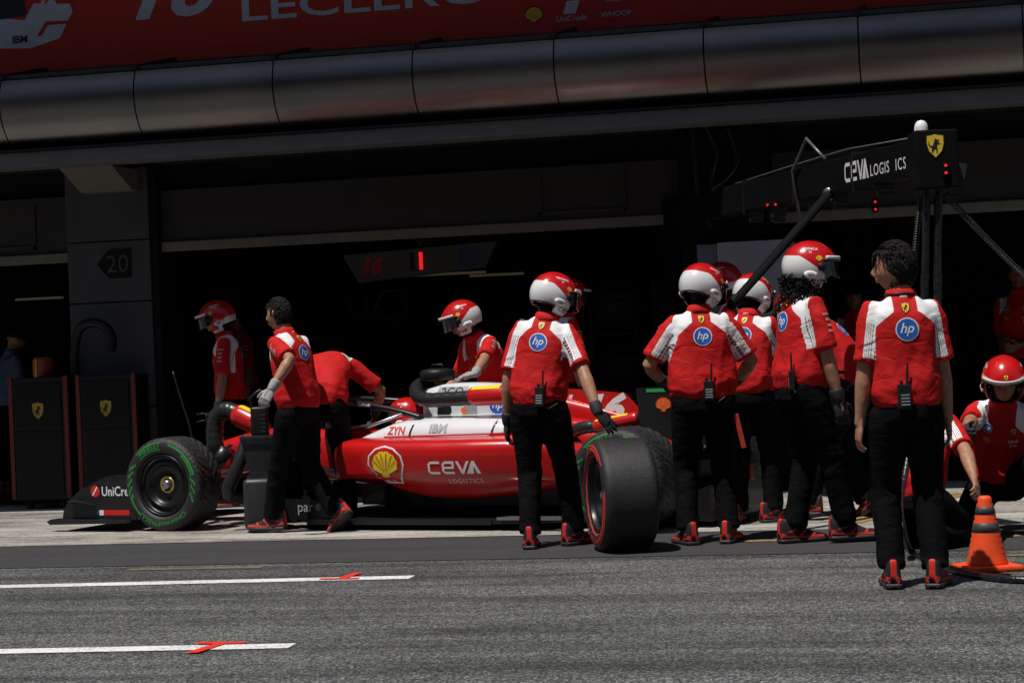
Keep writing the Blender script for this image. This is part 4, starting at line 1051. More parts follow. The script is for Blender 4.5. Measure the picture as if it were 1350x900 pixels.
    mk = Mark().text('MSC', .013*s_, 0, 0, 0, bold=.02); hm(mk, 'lettering', ['red_print'], (.055, -.14, -.02), (-1, -.35, 0), (0, 0, 1))
    mk = Mark().poly([(-.05*s_, -.002*s_), (.05*s_, -.002*s_), (.05*s_, .002*s_), (-.05*s_, .002*s_)]); hm(mk, 'vent_slot', ['dark_print'], (.06, -.11, .05), (-1, -.5, 0), (0, 0, 1))
    shield(.034*s_) and hm(shield(.034*s_), 'shield_badge', ['yellow_print', 'dark_print'], (0, .13, .075), (-1, 0, 0), (0, -.4, 1))
    return h
def shoe(par, ank, yaw, pitch, s_):
    """ank: ankle point; y forward; sole 0.085 below"""
    Rm = RZ(yaw)@RX(-pitch); O_ = ank
    T = Matrix.Translation(O_)@Rm.to_4x4()@Matrix.Translation((0, 0, -.088*s_))@Matrix.Scale(s_, 4)
    S_ = spline([(-.104, .020, .085), (-.100, .033, .150), (-.07, .041, .148), (-.02, .043, .142), (.03, .044, .118), (.08, .050, .084), (.13, .053, .064), (.178, .046, .054), (.205, .028, .044), (.213, .008, .032)], 9)
    secs = []
    for y, w_, h_ in S_:
        P = []
        for j in range(29):
            t = math.pi*j/28; c_, q_ = math.cos(t), math.sin(t)
            P.append((w_*math.copysign(abs(c_)**.7, c_), y, .020+(h_-.020)*q_**.75))
        P.append((-w_*.6, y, .02)); P.append((w_*.6, y, .02)); secs.append(P)
    me = loft(secs).mesh(); c = coords(me); x, y, z = c.T
    st_ = .010-np.abs(((y*.9-z*1.1+.30) % .075)-.037)
    red = np.maximum(np.minimum(.015-np.abs(x), np.minimum(-.06-y, z-.062)), np.maximum(np.maximum(.006-np.abs(z-.040), np.minimum(.005-np.abs(z-.075-.25*(y+.05)), .02-y)), np.minimum(np.minimum(st_-.003, .105-z), np.minimum(y+.03, .15-y))))
    fattr(me, 'white', red*.4); me.transform(T); link('shoe', me, 'shoe', par, True)
    o_ = par.children[-1] if False else [q for q in COL.objects if q.data == me][0]
    secs = []
    for y, w_, h_ in S_:
        k_ = 1.12; rise = .012*max(0, (y-.13)/.07)**2+.006*max(0, (-y-.07)/.02)
        secs.append([(w_*k_, y*1.02, .030), (w_*1.16, y*1.02, .018), (w_*1.0, y*1.02, rise), (-w_*1.0, y*1.02, rise), (-w_*1.16, y*1.02, .018), (-w_*k_, y*1.02, .030)])
    me = loft(secs).mesh(); me.transform(T); link('sole', me, 'rubber', o_, True)
    return o_
def shoe_mat():
    t = NT('trainer', (.012, .012, .014), .6, 0, .4); f = t.step(t.attr('white').outputs['Fac'], .0008)
    t.link(t.mix(f, (.014, .014, .016), (.62, .03, .02)), 'Base Color'); t.bump(t.noise(120, 3), .3, .003); return t.m
MAT['shoe'] = shoe_mat()

def person(label, at_, yaw, h=1.74, bulk=1., pel=(0, 0), pz=None, lean=4, side=0, twist=0, head=(0, 0), feet=None, hands=(None, None), poles=(None, None), hdir=(None, None), palm=(None, None), curl=(28, 28), spread=(.35, .35),
           glove=None, helmet=None, hair=None, radio=True, logo=True, top='shirt', vox=1., tilt=0., hunch=.3, wrist_band=False, trousers=True, cap=False, neckfwd=0., legpole=None, cat='person', lanyard=False, armk=1.):
    s_ = h/1.78; rt = empty('person', at_, YAW+rad(yaw), label=label, cat=cat, group='pit crew in red shirts and black trousers' if top == 'shirt' else None)
    pz = .945*s_ if pz is None else pz
    P0 = V3((pel[0], pel[1], pz))
    # ---- spine: points and frames by arc length
    ts = np.linspace(-.16, .66, 83); i0 = int(np.argmin(abs(ts)))
    frames = []
    for t in ts:
        k_ = 0. if t < 0 else min(1, t/.5); k_ = (1-hunch)*min(1., k_*2.2+.15)+hunch*k_
        frames.append(RZ(rad(twist)*k_)@RY(rad(side)*k_)@RX(-rad(lean)*k_))
    pts = [None]*len(ts); pts[i0] = P0
    ds = (ts[1]-ts[0])*s_
    for i in range(i0+1, len(ts)): pts[i] = pts[i-1]+frames[i-1]@V3((0, 0, ds))
    for i in range(i0-1, -1, -1): pts[i] = pts[i+1]-frames[i]@V3((0, 0, ds))
    def sp(t):
        i = int(round((t-ts[0])/(ts[1]-ts[0]))); i = max(0, min(len(ts)-1, i)); return pts[i], frames[i]
    def L(t, x, y): p, f = sp(t); return p+f@V3((x*s_, y*s_, 0))
    def ring_tube(mb, rows, n=26, e=2.4):
        V = []; Fq = []
        for t, w_, d_, oy in rows:
            p, f = sp(t)
            for j in range(n):
                a_ = 2*math.pi*j/n; c_, q_ = math.cos(a_), math.sin(a_)
                V.append(p+f@V3((w_*s_*math.copysign(abs(c_)**(2/e), c_), (oy+d_*math.copysign(abs(q_)**(2/e), q_))*s_, 0)))
        k_ = len(rows)
        for i in range(k_-1):
            for j in range(n): Fq.append((i*n+j, i*n+(j+1) % n, (i+1)*n+(j+1) % n, (i+1)*n+j))
        Fq += [tuple(range(n))[::-1], tuple(range((k_-1)*n, k_*n))]
        mb.add(V, Fq)
    b = bulk
    # ---- head
    pn_, fn = sp(.555); Rh = RZ(rad(head[0]))@RX(-rad(head[1]))@RY(rad(tilt))
    nd = (fn@V3((0, .12+neckfwd, 1))*.6+Rh@V3((0, 0, .6))).normalized()
    HC_ = pn_+nd*.146*s_+Rh@V3((0, .02, .0))*s_
    # ---- limbs
    sh = [L(.460, q*.158*(.75+.25*b), -.005) for q in (-1, 1)]
    hipj = [L(-.03, q*.088*(.85+.15*b), 0) for q in (-1, 1)]
    l1, l2 = .302*s_*armk, .264*s_*armk; t1, t2 = .43*s_, .415*s_
    el = [None]*2; wr = [None]*2
    for i, q in enumerate((-1, 1)):
        tg = hands[i]
        tg = V3((q*.25*b**.7, .06, .80*s_)) if tg is None else V3(tg)
        pl = poles[i]; pl = V3((q*.45, -1, -.1)) if pl is None else V3(pl)
        el[i], wr[i] = ik(sh[i], tg, l1, l2, pl)
    if feet is None: feet = ((-.11, 0, 0, 8, 0), (.11, 0, 0, -8, 0))
    kn = [None]*2; an = [None]*2
    for i, q in enumerate((-1, 1)):
        fx, fy, fz, fyaw, fp = feet[i]
        A_ = V3((fx, fy, fz+.088*s_)) if fp == 0 else V3((fx, fy, fz+.088*s_))+RZ(rad(fyaw))@V3((0, 0, 0))
        lp = V3((q*.12, 1, .15)) if legpole is None or legpole[i] is None else V3(legpole[i])
        kn[i], an[i] = ik(hipj[i], A_, t1, t2, lp)
    # ---- body: one skin surface
    mb = MB()
    ring_tube(mb, [(-.10, .10*b, .075, 0), (0, .145*b, .09, 0), (.15, .135*b, .09, 0), (.3, .15*b, .10, 0), (.42, .16, .095, 0), (.49, .12, .075, 0), (.53, .07, .06, 0), (.56, .058, .058, 0), (.6, .054, .056, 0)], 20)
    mb.tube([pn_-nd*.03, pn_+nd*.06, HC_-Rh@V3((0, .02, .03))], [.058*s_, .055*s_, .055*s_], 16)
    head_mesh(mb, HC_, Rh, s_*1.0)
    hd = [None]*2; pmn = [None]*2
    for i, q in enumerate((-1, 1)):
        a_, e_, w_ = sh[i], el[i], wr[i]; bb = .8+.2*b
        mid = (e_-a_); fm = (w_-e_)
        mb.tube([a_-mid*.2, a_, a_+mid*.35, a_+mid*.7, e_, e_+fm*.22, e_+fm*.55, e_+fm*.85, w_+fm.normalized()*.01], [.030*s_, .044*s_*bb, .050*s_*bb, .046*s_*bb, .041*s_*bb, .045*s_*bb, .038*s_*bb, (.030*s_, .026*s_), (.029*s_, .021*s_)], 16)
        d_ = fm.normalized() if hdir[i] is None else V3(hdir[i]).normalized()
        pm = V3((-q*1., .15, .0)) if palm[i] is None else V3(palm[i])
        hd[i], pmn[i] = d_, pm
        gl = glove and glove[i]
        if gl: mb.tube([w_-d_*.01, w_+d_*.04, w_+d_*.075], [.022, (.03, .012), (.03, .008)], 10)
        else: hand_mesh(mb, w_, d_, pm, q, curl[i], spread[i], s_)
        k_, n_ = kn[i], an[i]
        mb.tube([hipj[i], hipj[i].lerp(k_, .5), k_, k_.lerp(n_, .4), n_, n_-V3((0, 0, .03))], [.075*s_, .066*s_, .05*s_, .046*s_, .034*s_, .03*s_], 12)
    me = voxel(mb, .0068*vox, 2); c = coords(me)
    hl = (c-np.array(HC_))@np.array(Rh)/s_      # head-local
    x, y, z = hl.T; tint = np.ones((len(c), 4), np.float32)
    front = (y > .05)
    g = lambda cx, cz, wx, wz: np.exp(-(((np.abs(x)-cx)/wx)**2+((z-cz)/wz)**2))*front
    dk = np.clip(.95*g(.031, .002, .012, .006)+.75*g(.033, .019, .016, .005), 0, .95)
    lips = np.clip(.6*g(0, -.062, .02, .008), 0, 1); beard = np.clip((-.04-z)/.02, 0, 1)*np.clip((y-.0)/.02, 0, 1)*(z > -.13)*(1 if hair else .5)*.55
    for ch, (kd, kl) in enumerate(((.9, .0), (.93, .45), (.95, .45))): tint[:, ch] = (1-kd*dk)*(1-kl*lips)*(1-[.55, .6, .62][ch]*beard)
    if helmet:      # dark fireproof hood round the neck and jaw
        hood = np.clip(np.maximum(np.minimum(-y+.045, .3), (-.085-z)*(z > -.3))/.01, 0, 1)*(z > -.32)*(np.abs(x) < .14)
        for ch, v_ in enumerate((.25, .12, .14)): tint[:, ch] = tint[:, ch]*(1-hood)+v_*.3*hood
    cattr(me, 'tint', tint); body = link('body', me, 'skin', rt, True)
    # ---- trousers
    if trousers:
        mb = MB()
        ring_tube(mb, [(.05, .156*b, .112, 0), (.03, .165*b, .12, 0), (-.03, .170*b, .124, -.004), (-.09, .165*b, .122, -.006), (-.125, .12*b, .09, 0)])
        for i in range(2):
            h_, k_, n_ = hipj[i], kn[i], an[i]; dn = (n_-k_).normalized(); bb = .75+.25*b
            mb.tube([h_, h_.lerp(k_, .2), h_.lerp(k_, .55), h_.lerp(k_, .85), k_, k_.lerp(n_, .2), k_.lerp(n_, .5), k_.lerp(n_, .8), n_-dn*.06, n_-dn*.012], [.10*s_*bb, .108*s_*bb, .093*s_*bb, .080*s_*bb, .077*s_, .075*s_, .072*s_, .068*s_, .066*s_, .068*s_], 20)
        me = voxel(mb, .0125*vox, 4); c = coords(me); n_ = normals(me)
        nz = np.empty(len(c)); 
        for i_, p in enumerate(c):
            p = Vector(p); am = .003
            for j in range(2):
                am = max(am, .010*math.exp(-((p-kn[j]).length/.13)**2), .013*math.exp(-((p-an[j]).length/.13)**2), .006*math.exp(-((p-hipj[j]).length/.14)**2))
            q_ = Vector((p.x*6+at_[0]*3, p.y*6, p.z*11)); wv_ = noise.noise(q_+Vector((noise.noise(q_*.6)*1.4,)*3))
            nz[i_] = am*(1-2*abs(wv_))*1.1+.002*noise.noise(p*40)
        c = c+n_*nz[:, None].astype(np.float32); me.vertices.foreach_set('co', c.ravel()); me.update()
        tr = link('trousers', me, 'trousers', rt, True)
        mb = MB(); ring_tube(mb, [(.030, .167*b, .122, 0), (.033, .168*b, .123, 0), (.050, .167*b, .122, 0), (.053, .163*b, .118, 0)], 40); mb.build('belt', 'black_plastic', rt, True)
    for i in range(2):
        fx, fy, fz, fyaw, fp = feet[i]; shoe(rt, an[i], rad(fyaw), rad(fp), s_)
    # ---- shirt
    mb = MB()
    if top == 'shirt' or top == 'blue':
        ring_tube(mb, [(-.02, .164*b, .124, 0), (.01, .171*b, .130, 0), (.05, .178*b, .137, 0), (.11, .180*b, .136, 0), (.17, .176*b, .130, 0), (.24, .176*b**.8, .128, 0), (.33, .183*b**.6, .130, 0), (.40, .178*b**.5, .126, -.004), (.44, .170*b**.4, .118, -.008), (.475, .150*b**.3, .104, -.01), (.505, .124, .090, -.010), (.53, .092, .077, -.006), (.555, .070, .068, 0), (.572, .066, .066, .004)], 34)
        for i, q in enumerate((-1, 1)):
            a_, e_ = sh[i], el[i]; m_ = e_-a_; bb = .85+.15*b
            mb.tube([L(.46, q*.09, -.008), a_-m_*.03, a_+m_*.15, a_+m_*.45, a_+m_*.72, a_+m_*.84], [(.060*s_, .060*s_), .064*s_*bb, .069*s_*bb, .067*s_*bb, .069*s_*bb, .071*s_*bb], 20)
        me = voxel(mb, .0115*vox, 5); c = coords(me); nn = normals(me); N_ = len(c)
        P_ = np.array([tuple(p) for p in pts]); F_ = np.array([np.array(f) for f in frames])
        idx = np.argmin(((c[:, None, :]-P_[None])**2).sum(2), 1) if N_ < 60000 else np.zeros(N_, int)
        loc = np.einsum('ni,nij->nj', c-P_[idx], F_[idx])/s_; tx, ty = loc[:, 0], loc[:, 1]; tt = ts[idx]+loc[:, 2]
        wh = np.minimum(np.abs(tx)-np.where(ty < 0, .060, .085), tt-(.462-.95*np.maximum(np.abs(tx)-.06, 0)*np.where(ty < 0, .85, 1.15)))
        wh = np.minimum(np.minimum(wh, .56-tt), .148-np.abs(tx)+.75*np.maximum(0, -ty-.02)+.3*np.maximum(0, ty-.03))
        along = np.zeros(N_); across = -np.ones(N_)
        upv = np.zeros(N_, bool)
        for i, q in enumerate((-1, 1)):
            a_, e_ = np.array(sh[i]), np.array(el[i]); m_ = e_-a_; ln = np.linalg.norm(m_); m_ = m_/ln
            sa = (c-a_)@m_; rv = (c-a_)-sa[:, None]*m_; rd = np.linalg.norm(rv, axis=1)
            sl_ = (sa > .0) & (rd < .115*s_) & (np.abs(tx) > .150*(.75+.25*b)) & (tx*q > 0)
            back = np.array(frames[60]@V3((-q*.55, -.83, 0))); cs = (rv@back)/np.maximum(rd, 1e-4)
            v_ = (cs-.52)*.075
            v_ = np.minimum(v_, .77*ln-sa+.0)     # red hem
            wh = np.where(sl_, v_, wh); along = np.where(sl_, sa, along); across = np.where(sl_, np.where(sa > .05, cs*1.2-.5, -1.), across)
        nz = np.empty(N_)
        for i_ in range(N_):
            p = Vector(c[i_]); t = tt[i_]; am = .009*math.exp(-((t-.05)/.075)**2); dr_ = .012+.006*math.exp(-((t-.14)/.12)**2)
            q_ = Vector((tx[i_]*5+at_[0]*5, ty[i_]*5, t*16))
            q2_ = Vector((tx[i_]*6.5+at_[1]*3, ty[i_]*6.5, t*3.4-abs(tx[i_])*6)); nz[i_] = am*(1-2.0*abs(noise.noise(q_)))+dr_*noise.noise(q2_)+.38*dr_*noise.noise(q2_*2.4)
        c = c+nn*nz[:, None].astype(np.float32); me.vertices.foreach_set('co', c.astype(np.float32).ravel()); me.update()
        fattr(me, 'white', wh if top == 'shirt' else wh*0-.1); fattr(me, 'along', along); fattr(me, 'across', across)
        shirt = link('shirt', me, 'shirt' if top == 'shirt' else 'pale_blue_cloth', rt, True)
        # collar
        mb = MB(); rows = [(.525, .090, .080, -.006), (.55, .078, .074, 0), (.576, .072, .073, .002), (.578, .066, .067, .002), (.55, .064, .064, 0)]
        ring_tube(mb, rows, 28); cm_ = mb.mesh(); fattr(cm_, 'white', [-.1]*len(cm_.vertices)); link('collar', cm_, 'shirt' if top == 'shirt' else 'pale_blue_cloth', shirt, True)
        if top == 'shirt' and logo:
            bv = bvh_of(me)
            def bk(mk, nm, mats, t, x_, fr=-1):
                p, f = sp(t); mk.put(nm, mats, p+f@V3((x_*s_, fr*.12*s_, 0)), f@V3((-fr*1., 0, 0)), f@V3((0, 0, 1)), shirt, bv, off=.0035, maxe=.03)
            bk(ring_hp(.060*s_), 'round_logo', ['white_print', 'blue_print'], .375, 0)
            bk(shield(.058*s_), 'shield_badge', ['yellow_print', 'dark_print'], .482, 0)
            bk(shield(.045*s_), 'shield_badge', ['yellow_print', 'dark_print'], .40, -.075, 1); bk(ring_hp(.030*s_), 'round_logo', ['white_print', 'blue_print'], .41, .085, 1)
            bk(scallop(.024*s_), 'logo', ['red_print', 'orange_print'], .335, .085, 1)
            bk(Mark().text('CEVA', .018, 0, .0, bold=.02).text('ZYN', .016, 0, -.03, bold=.02), 'lettering', ['white_print'], .33, -.075, 1)
            bk(Mark().text('puma', .012, bold=.02), 'lettering', ['white_print'], .545, .0)
            for i, q in enumerate((-1, 1)):
                a_, e_ = sh[i], el[i]; m_ = (e_-a_).normalized(); o_ = (frames[60]@V3((q*1., .45 if lean < 60 else .2, 0))); o_ = (o_-m_*o_.dot(m_)).normalized()
                u_ = (m_*-1).cross(o_)
                for k_, (tx_, dd, hh) in enumerate((('Unibanco', .055, .013), ('ECG', .088, .016), ('PEAK', .125, .013), ('PIRELLI', .158, .013))):
                    Mark().text(tx_, hh, bold=.02).put('lettering', ['white_print'], a_+m_*dd*s_+o_*.08*s_, u_, m_*-1, shirt, bv, off=.003, maxe=.03, reach=.09)
    if lanyard:
        mb = MB(); ring_tube(mb, [(.548, .083, .078, 0), (.55, .086, .081, 0), (.562, .082, .079, 0), (.563, .076, .074, 0)], 32); mb.build('lanyard', 'black_plastic', rt, True)
    # ---- gloves, radio, head gear
    if glove:
        for i, q in enumerate((-1, 1)):
            if not glove[i]: continue
            mb = MB(); hand_mesh(mb, wr[i], hd[i], pmn[i], q, curl[i], spread[i], s_*1.03, .003)
            fm = (wr[i]-el[i]).normalized(); mb.tube([wr[i]-fm*.075, wr[i]-fm*.06, wr[i]-fm*.02, wr[i]+fm*.012], [.037*s_, .041*s_, .038*s_, .03*s_], 16)
            g_ = voxel(mb, .0055, 2); link('glove', g_, glove[i], rt, True)
    if wrist_band:
        i = 0 if wrist_band == 'L' else 1; fm = (wr[i]-el[i]).normalized(); mb = MB(); mb.tube([wr[i]-fm*.05, wr[i]-fm*.048, wr[i]-fm*.018, wr[i]-fm*.016], [.030, .036, .036, .03], 16); mb.build('wrist_band', 'pale_glove', rt, True)
    if radio:
        rx = radio if isinstance(radio, (int, float)) and not isinstance(radio, bool) else 0.
        p, f = sp(.035); T = Matrix.Translation(p+f@V3((rx*s_, -.158*s_*(1-.25*abs(rx)/.15), 0)))@(f@RZ(-rx*3.5)).to_4x4()
        mb = MB().box(-.032, .032, -.018, .018, -.06, .065, 0, .008, T); mb.tube([T@V3((.018, 0, .06)), T@V3((.022, -.004, .17))], [.007, .005], 8); mb.tube([T@V3((-.012, 0, .06)), T@V3((-.012, 0, .082))], .009, 8); mb.tube([T@V3((0, .01, -.04)), T@V3((.05, .02, -.075)), T@V3((.1, .05, -.04))], .005, 6)
        r_ = mb.build('radio', 'black_plastic', rt, False)
        mb = MB(); [mb.box(-.022, .022, -.0205, -.0185, -.04+.016*k_, -.033+.016*k_, 0, 0, T) for k_ in range(4)]; mb.build('radio_face', 'grey_print', r_)
    if helmet: helmet_parts(rt, HC_+Rh@V3((0, -.006, .012))*s_, Rh, s_, helmet)
    if hair:
        mb = MB(); rs = random.Random(hash(label) % 997 if False else len(label)); T = Matrix.Translation(HC_)@Rh.to_4x4()
        if hair in ('thick', 'short'):
            long_ = hair == 'thick'
            nl = 1500 if long_ else 1100
            nu, nv = 30, 16; V = []; Fq = []
            for a_ in range(nl):
                th = rs.uniform(0, 2*math.pi); z = rs.uniform(-.75 if long_ else -.55, 1.)
                sn = math.sqrt(1-z*z); x, y = sn*math.sin(th), sn*math.cos(th)
                if y > .12 and z < .62-.25*(1-abs(x)): continue
                if abs(x) > .75 and z < -.1 and y > -.25: continue
                p0_ = V3((x*.079, y*.099, z*.121)); d_ = V3((x*.3+rs.uniform(-.3, .3), -.5+rs.uniform(-.2, .2), -.75 if z < .7 else .1+rs.uniform(-.1, .3))).normalized()
                nrm_ = V3((x, y, z)); d_ = (d_-nrm_*d_.dot(nrm_)).normalized(); l_ = rs.uniform(.035, .06) if long_ else rs.uniform(.02, .035)
                lf = .012 if long_ else .006
                q1 = p0_+nrm_*lf; q2 = q1+d_*l_*.5+nrm_*lf*.4; q3 = q2+d_*l_*.5-nrm_*lf*.8
                mb.tube([T@(v_*s_) for v_ in (p0_, q1, q2, q3)], [(.005, .003), (.0065, .004), (.0055, .003), (.001, .001)], 5)
            # scalp shell under the locks
            V = []; Fq = []; nu = 30
            for i in range(15):
                ph = math.pi*(i/22)
                for j in range(nu):
                    th = 2*math.pi*j/nu; x, y, z = math.sin(ph)*math.sin(th), math.sin(ph)*math.cos(th), math.cos(ph)
                    if y > .15 and z < .6: k_ = .9
                    elif abs(x) > .75 and z < -.05 and y > -.25: k_ = .9
                    else: k_ = 1.06
                    V.append(T@(V3((x*.079, y*.099, z*.121))*k_*s_))
            for i in range(14):
                for j in range(nu): Fq.append((i*nu+j, (i+1)*nu+j, (i+1)*nu+(j+1) % nu, i*nu+(j+1) % nu))
            mb.add(V, Fq)
        elif hair == 'curly':
            mb.tube([T@(V3(p)*s_) for p in ((0, -.03, -.03), (0, -.045, -.10), (0, -.05, -.17), (0, -.05, -.215))], [(.085, .085), (.105, .085), (.10, .07), (.05, .04)], 18, T.to_3x3()@V3((1, 0, 0)))
            for a_ in range(620):
                th = rs.uniform(.75, 2*math.pi-.75); zz_ = rs.uniform(-.25, -.05); rr_ = rs.uniform(.45, 1.08)
                c_ = V3((math.sin(th)*.118*rr_, math.cos(th)*.125*rr_-.035, zz_)); r_ = rs.uniform(.009, .019); ax = V3((rs.uniform(-1, 1), rs.uniform(-1, 1), rs.uniform(-1, 1))).normalized()
                u_ = ax.orthogonal().normalized(); v2 = ax.cross(u_)
                mb.tube([T@((c_+u_*r_*math.cos(t)+v2*r_*math.sin(t)+ax*.004*t)*s_) for t in np.linspace(0, 6.6, 9)], .0035*s_, 5)
        mb.build('hair', 'hair', rt, True)
    if cap:
        T = Matrix.Translation(HC_)@Rh.to_4x4(); v, f = lathe([(.088, .0), (.090, .03), (.082, .08), (.05, .118), (0, .128)], 28, 'z'); mb = MB(); mb.add([T@(V3((p[0], p[1]*1.15-.005, p[2]))*s_) for p in v], f)
        mb.add([T@V3(p) for p in ((-.07, .07, .03), (.07, .07, .03), (.06, .16, .015), (-.06, .16, .015))], [(0, 1, 2, 3)]); mb.build('cap', 'black_plastic', rt, True)
    rt['_'] = 0; del rt['_']
    return dict(root=rt, head=HC_, Rh=Rh, wr=wr, el=el, sh=sh, kn=kn, an=an, s=s_)
def place(px, py): g = ground(px, py); return (g.x, g.y, 0)
def rel(pt, at_, yaw):
    """world point into a person's own frame"""
    return RZ(-(YAW+rad(yaw)))@(Vector(pt)-Vector(at_))
G = 'glove'
import time as _t; _T0 = _t.time()
def hand_at(px, py, d, A_, y_): return rel(at(px, py, d), A_, y_)
def wdir(v, y_): return RZ(-(YAW+rad(y_)))@Vector(v)
rg, fo, zz = Vector((RT.x, RT.y, 0)).normalized(), Vector((FW.x, FW.y, 0)).normalized(), Vector((0, 0, 1))
# the man holding the loose tyre
A5 = place(722, 722); y5 = -16
person('man in white and red helmet resting a gloved hand on the loose tyre', A5, y5, 1.76, 1.0, pel=(-.02, 0), lean=11, side=8, armk=1.12, head=(-46, 20), feet=((-.10, -.05, 0, 12, 0), (.15, .14, 0, -30, 0)),
       hands=((-.25, .06, .80), hand_at(793, 556, 13.22, A5, y5)), poles=(None, (.6, -1, -.2)), hdir=(None, wdir(rg*.60-zz*.70+fo*.1, y5)), palm=(None, wdir(-zz*.55+fo*.75-rg*.3, y5)), curl=(30, 4), spread=(.3, 1.5), glove=(G, G), helmet='std', radio=.05)
A7 = place(935, 717)
person('stocky man in white and red helmet seen from behind with radio on belt', A7, 2, 1.76, 1.22, lean=5, head=(-46, 22), feet=((-.13, 0, 0, 14, 0), (.13, 0, 0, -24, 0)), hands=((-.22, .24, 1.02), (.24, .26, 1.0)), poles=((-1, -.8, -.3), (1, -.8, -.3)), glove=(G, G), helmet='std', radio=.02)
A8 = place(996, 690)
person('helmeted man bending between two taller mechanics behind the black strut', A8, -22, 1.74, 1.0, lean=14, pel=(.0, -.04), head=(-12, 26), feet=((-.12, 0, 0, 10, 0), (.12, .05, 0, -40, 0)), hands=((-.22, .36, .98), (.22, .36, .98)), glove=(G, G), helmet='std', radio=False)
A10 = place(1062, 717); y10 = -70
person('tall man with curly hair spilling from under his helmet, glove at his thigh', A10, y10, 1.85, 1.10, lean=7, pel=(.02, -.0), head=(-18, 6), feet=((-.10, -.02, 0, 0, 0), (.10, .24, 0, -10, 0)), hands=((-.20, .30, 1.02), hand_at(1106, 528, 12.95, A10, y10)), poles=(None, (.9, -.6, -.4)), glove=(G, G), helmet='std', hair='curly', radio=.13)
A11 = place(1127, 684)
person('bent over man in red shirt behind the curly haired mechanic', A11, 64, 1.76, 1.08, pz=.92, pel=(.04, -.02), lean=42, head=(0, 30), feet=((-.16, .30, 0, 0, 0), (.10, -.06, .02, -40, 24)), hands=((-.2, .60, .75), (.2, .60, .75)), glove=(G, G), helmet='std', radio=False)
A12 = place(1204, 773)
person('dark haired bare headed man seen from behind, nearest the camera', A12, 1, 1.75, .97, lean=2, head=(62, 2), feet=((-.105, 0, 0, -6, 0), (.105, -.06, 0, -22, 0)), hands=((-.235, .02, .80), (.225, .05, .80)), lanyard=True, curl=(22, 25), hair='thick', radio=-.035)
A13 = place(1322, 708); y13 = 166
person('kneeling man in red helmet facing the camera beside the cone', A13, y13, 1.74, 1.0, pz=.35, pel=(0, -.1), lean=30, side=-6, head=(6, 24), feet=((-.2, .28, 0, 10, 0), (.15, -.22, .05, -5, 60)), hands=((-.30, .30, .38), hand_at(1272, 580, 12.3, A13, y13)), glove=(None, G), wrist_band='R', helmet='redband', radio=False, legpole=((-.45, 1, .6), (.3, 1, -.25)))
A14 = place(1222, 722); y14 = -38
person('man kneeling on both knees behind the bare headed man, arm bare', A14, y14, 1.70, .95, pz=.33, pel=(0, -.10), lean=36, head=(20, 55), feet=((-.12, -.17, .01, 0, 62), (.12, -.17, .01, 0, 62)), hands=((-.12, .42, .25), hand_at(1293, 652, 12.0, A14, y14)), poles=(None, (.6, .9, .7)), radio=False, hair='short', legpole=((-.15, 1, -.1), (.15, 1, -.1)))
A2 = place(400, 703); y2 = 60
person('dark haired man striding left, reaching down to the grey blower stand', A2, y2, 1.76, .98, pel=(.0, -.0), pz=.93, lean=13, head=(-6, 4), feet=((-.02, .26, 0, 8, 0), (.10, -.24, .05, -10, 42)), hands=(hand_at(358, 513, 15.05, A2, y2), (.24, .20, .86)), poles=((-.5, -1, -.3), None), glove=('pale_glove', 'pale_glove'), hair='short', radio=False, curl=(40, 30))
A3 = place(440, 694)
person('man bent double over the cockpit beside the striding man', A3, -8, 1.76, 1.05, pz=.93, pel=(-.02, -.12), lean=92, hunch=.75, head=(-10, 95), feet=((-.40, .05, 0, 20, 0), (.12, .02, 0, -18, 0)), hands=((-.2, .62, .88), (.26, .44, .82)), poles=((-1, -.2, .2), (1, -.3, .0)), glove=(G, G), hair='short', radio=False, logo=False)
w4 = car_world(-1.88, -.95, 0)
A4 = (w4.x, w4.y, 0); y4 = 124
person('helmeted man leaning in from behind the car, hand on fan box', A4, y4, 1.74, .98, pel=(0, -.04), lean=34, head=(-26, 20), feet=((-.12, 0, 0, 8, 0), (.12, 0, 0, -8, 0)), hands=(hand_at(624, 497, 16.15, A4, y4), (.2, .4, .95)), hdir=(wdir(-rg*1-zz*.15, y4), None), palm=((0, -.2, -1), None), curl=(24, 30), poles=((-.8, -1, -.5), None), glove=('pale_glove', G), helmet='std', radio=False)
q1 = on_y(309, 640, 17.55); A1 = (q1.x, 17.55, 0)
person('helmeted man with lowered head standing in shade at far left of car', A1, 92, 1.80, 1.0, lean=5, head=(0, 18), hands=((-.28, .10, .80), (.28, .14, .80)), glove=(G, G), helmet='red', radio=False)
q6 = on_y(752, 640, 17.6); A6 = (q6.x, 17.6, 0)
person('helmeted man in deep shade behind the tyre holder', A6, -70, 1.84, 1.0, lean=3, head=(0, 8), glove=(G, G), helmet='red', radio=False, vox=1.3)
q9 = on_y(978, 640, 17.3); A9 = (q9.x, 17.3, 0)
person('helmeted man in shade before the white cabinet panel', A9, 80, 1.90, 1.0, lean=6, head=(-6, 12), glove=(G, G), helmet='red', radio=False, vox=1.3)
q = on_y(1352, 560, 20)
person('bare headed man folding his arms at the right frame edge', (q.x, 20, 0), 150, 1.92, 1.05, lean=3, head=(20, 2), hands=((-.05, .26, 1.12), (.08, .28, 1.14)), hair='short', radio=False, vox=1.3)
q = on_y(1132, 560, 20.2)
person('man facing out of the dark garage with blue round chest logo', (q.x, 20.2, 0), 165, 1.76, 1.0, lean=3, head=(8, 4), hair='short', radio=False, vox=1.3)
q = on_y(14, 560, 20)
person('man in pale blue shirt and black cap in the left garage', (q.x, 20, 0), -60, 1.74, 1.0, lean=6, head=(0, 12), hands=((-.10, .30, 1.08), (.10, .30, 1.06)), hair=None, cap=True, radio=False, top='blue', vox=1.3)
q = on_y(322, 560, 20.6)
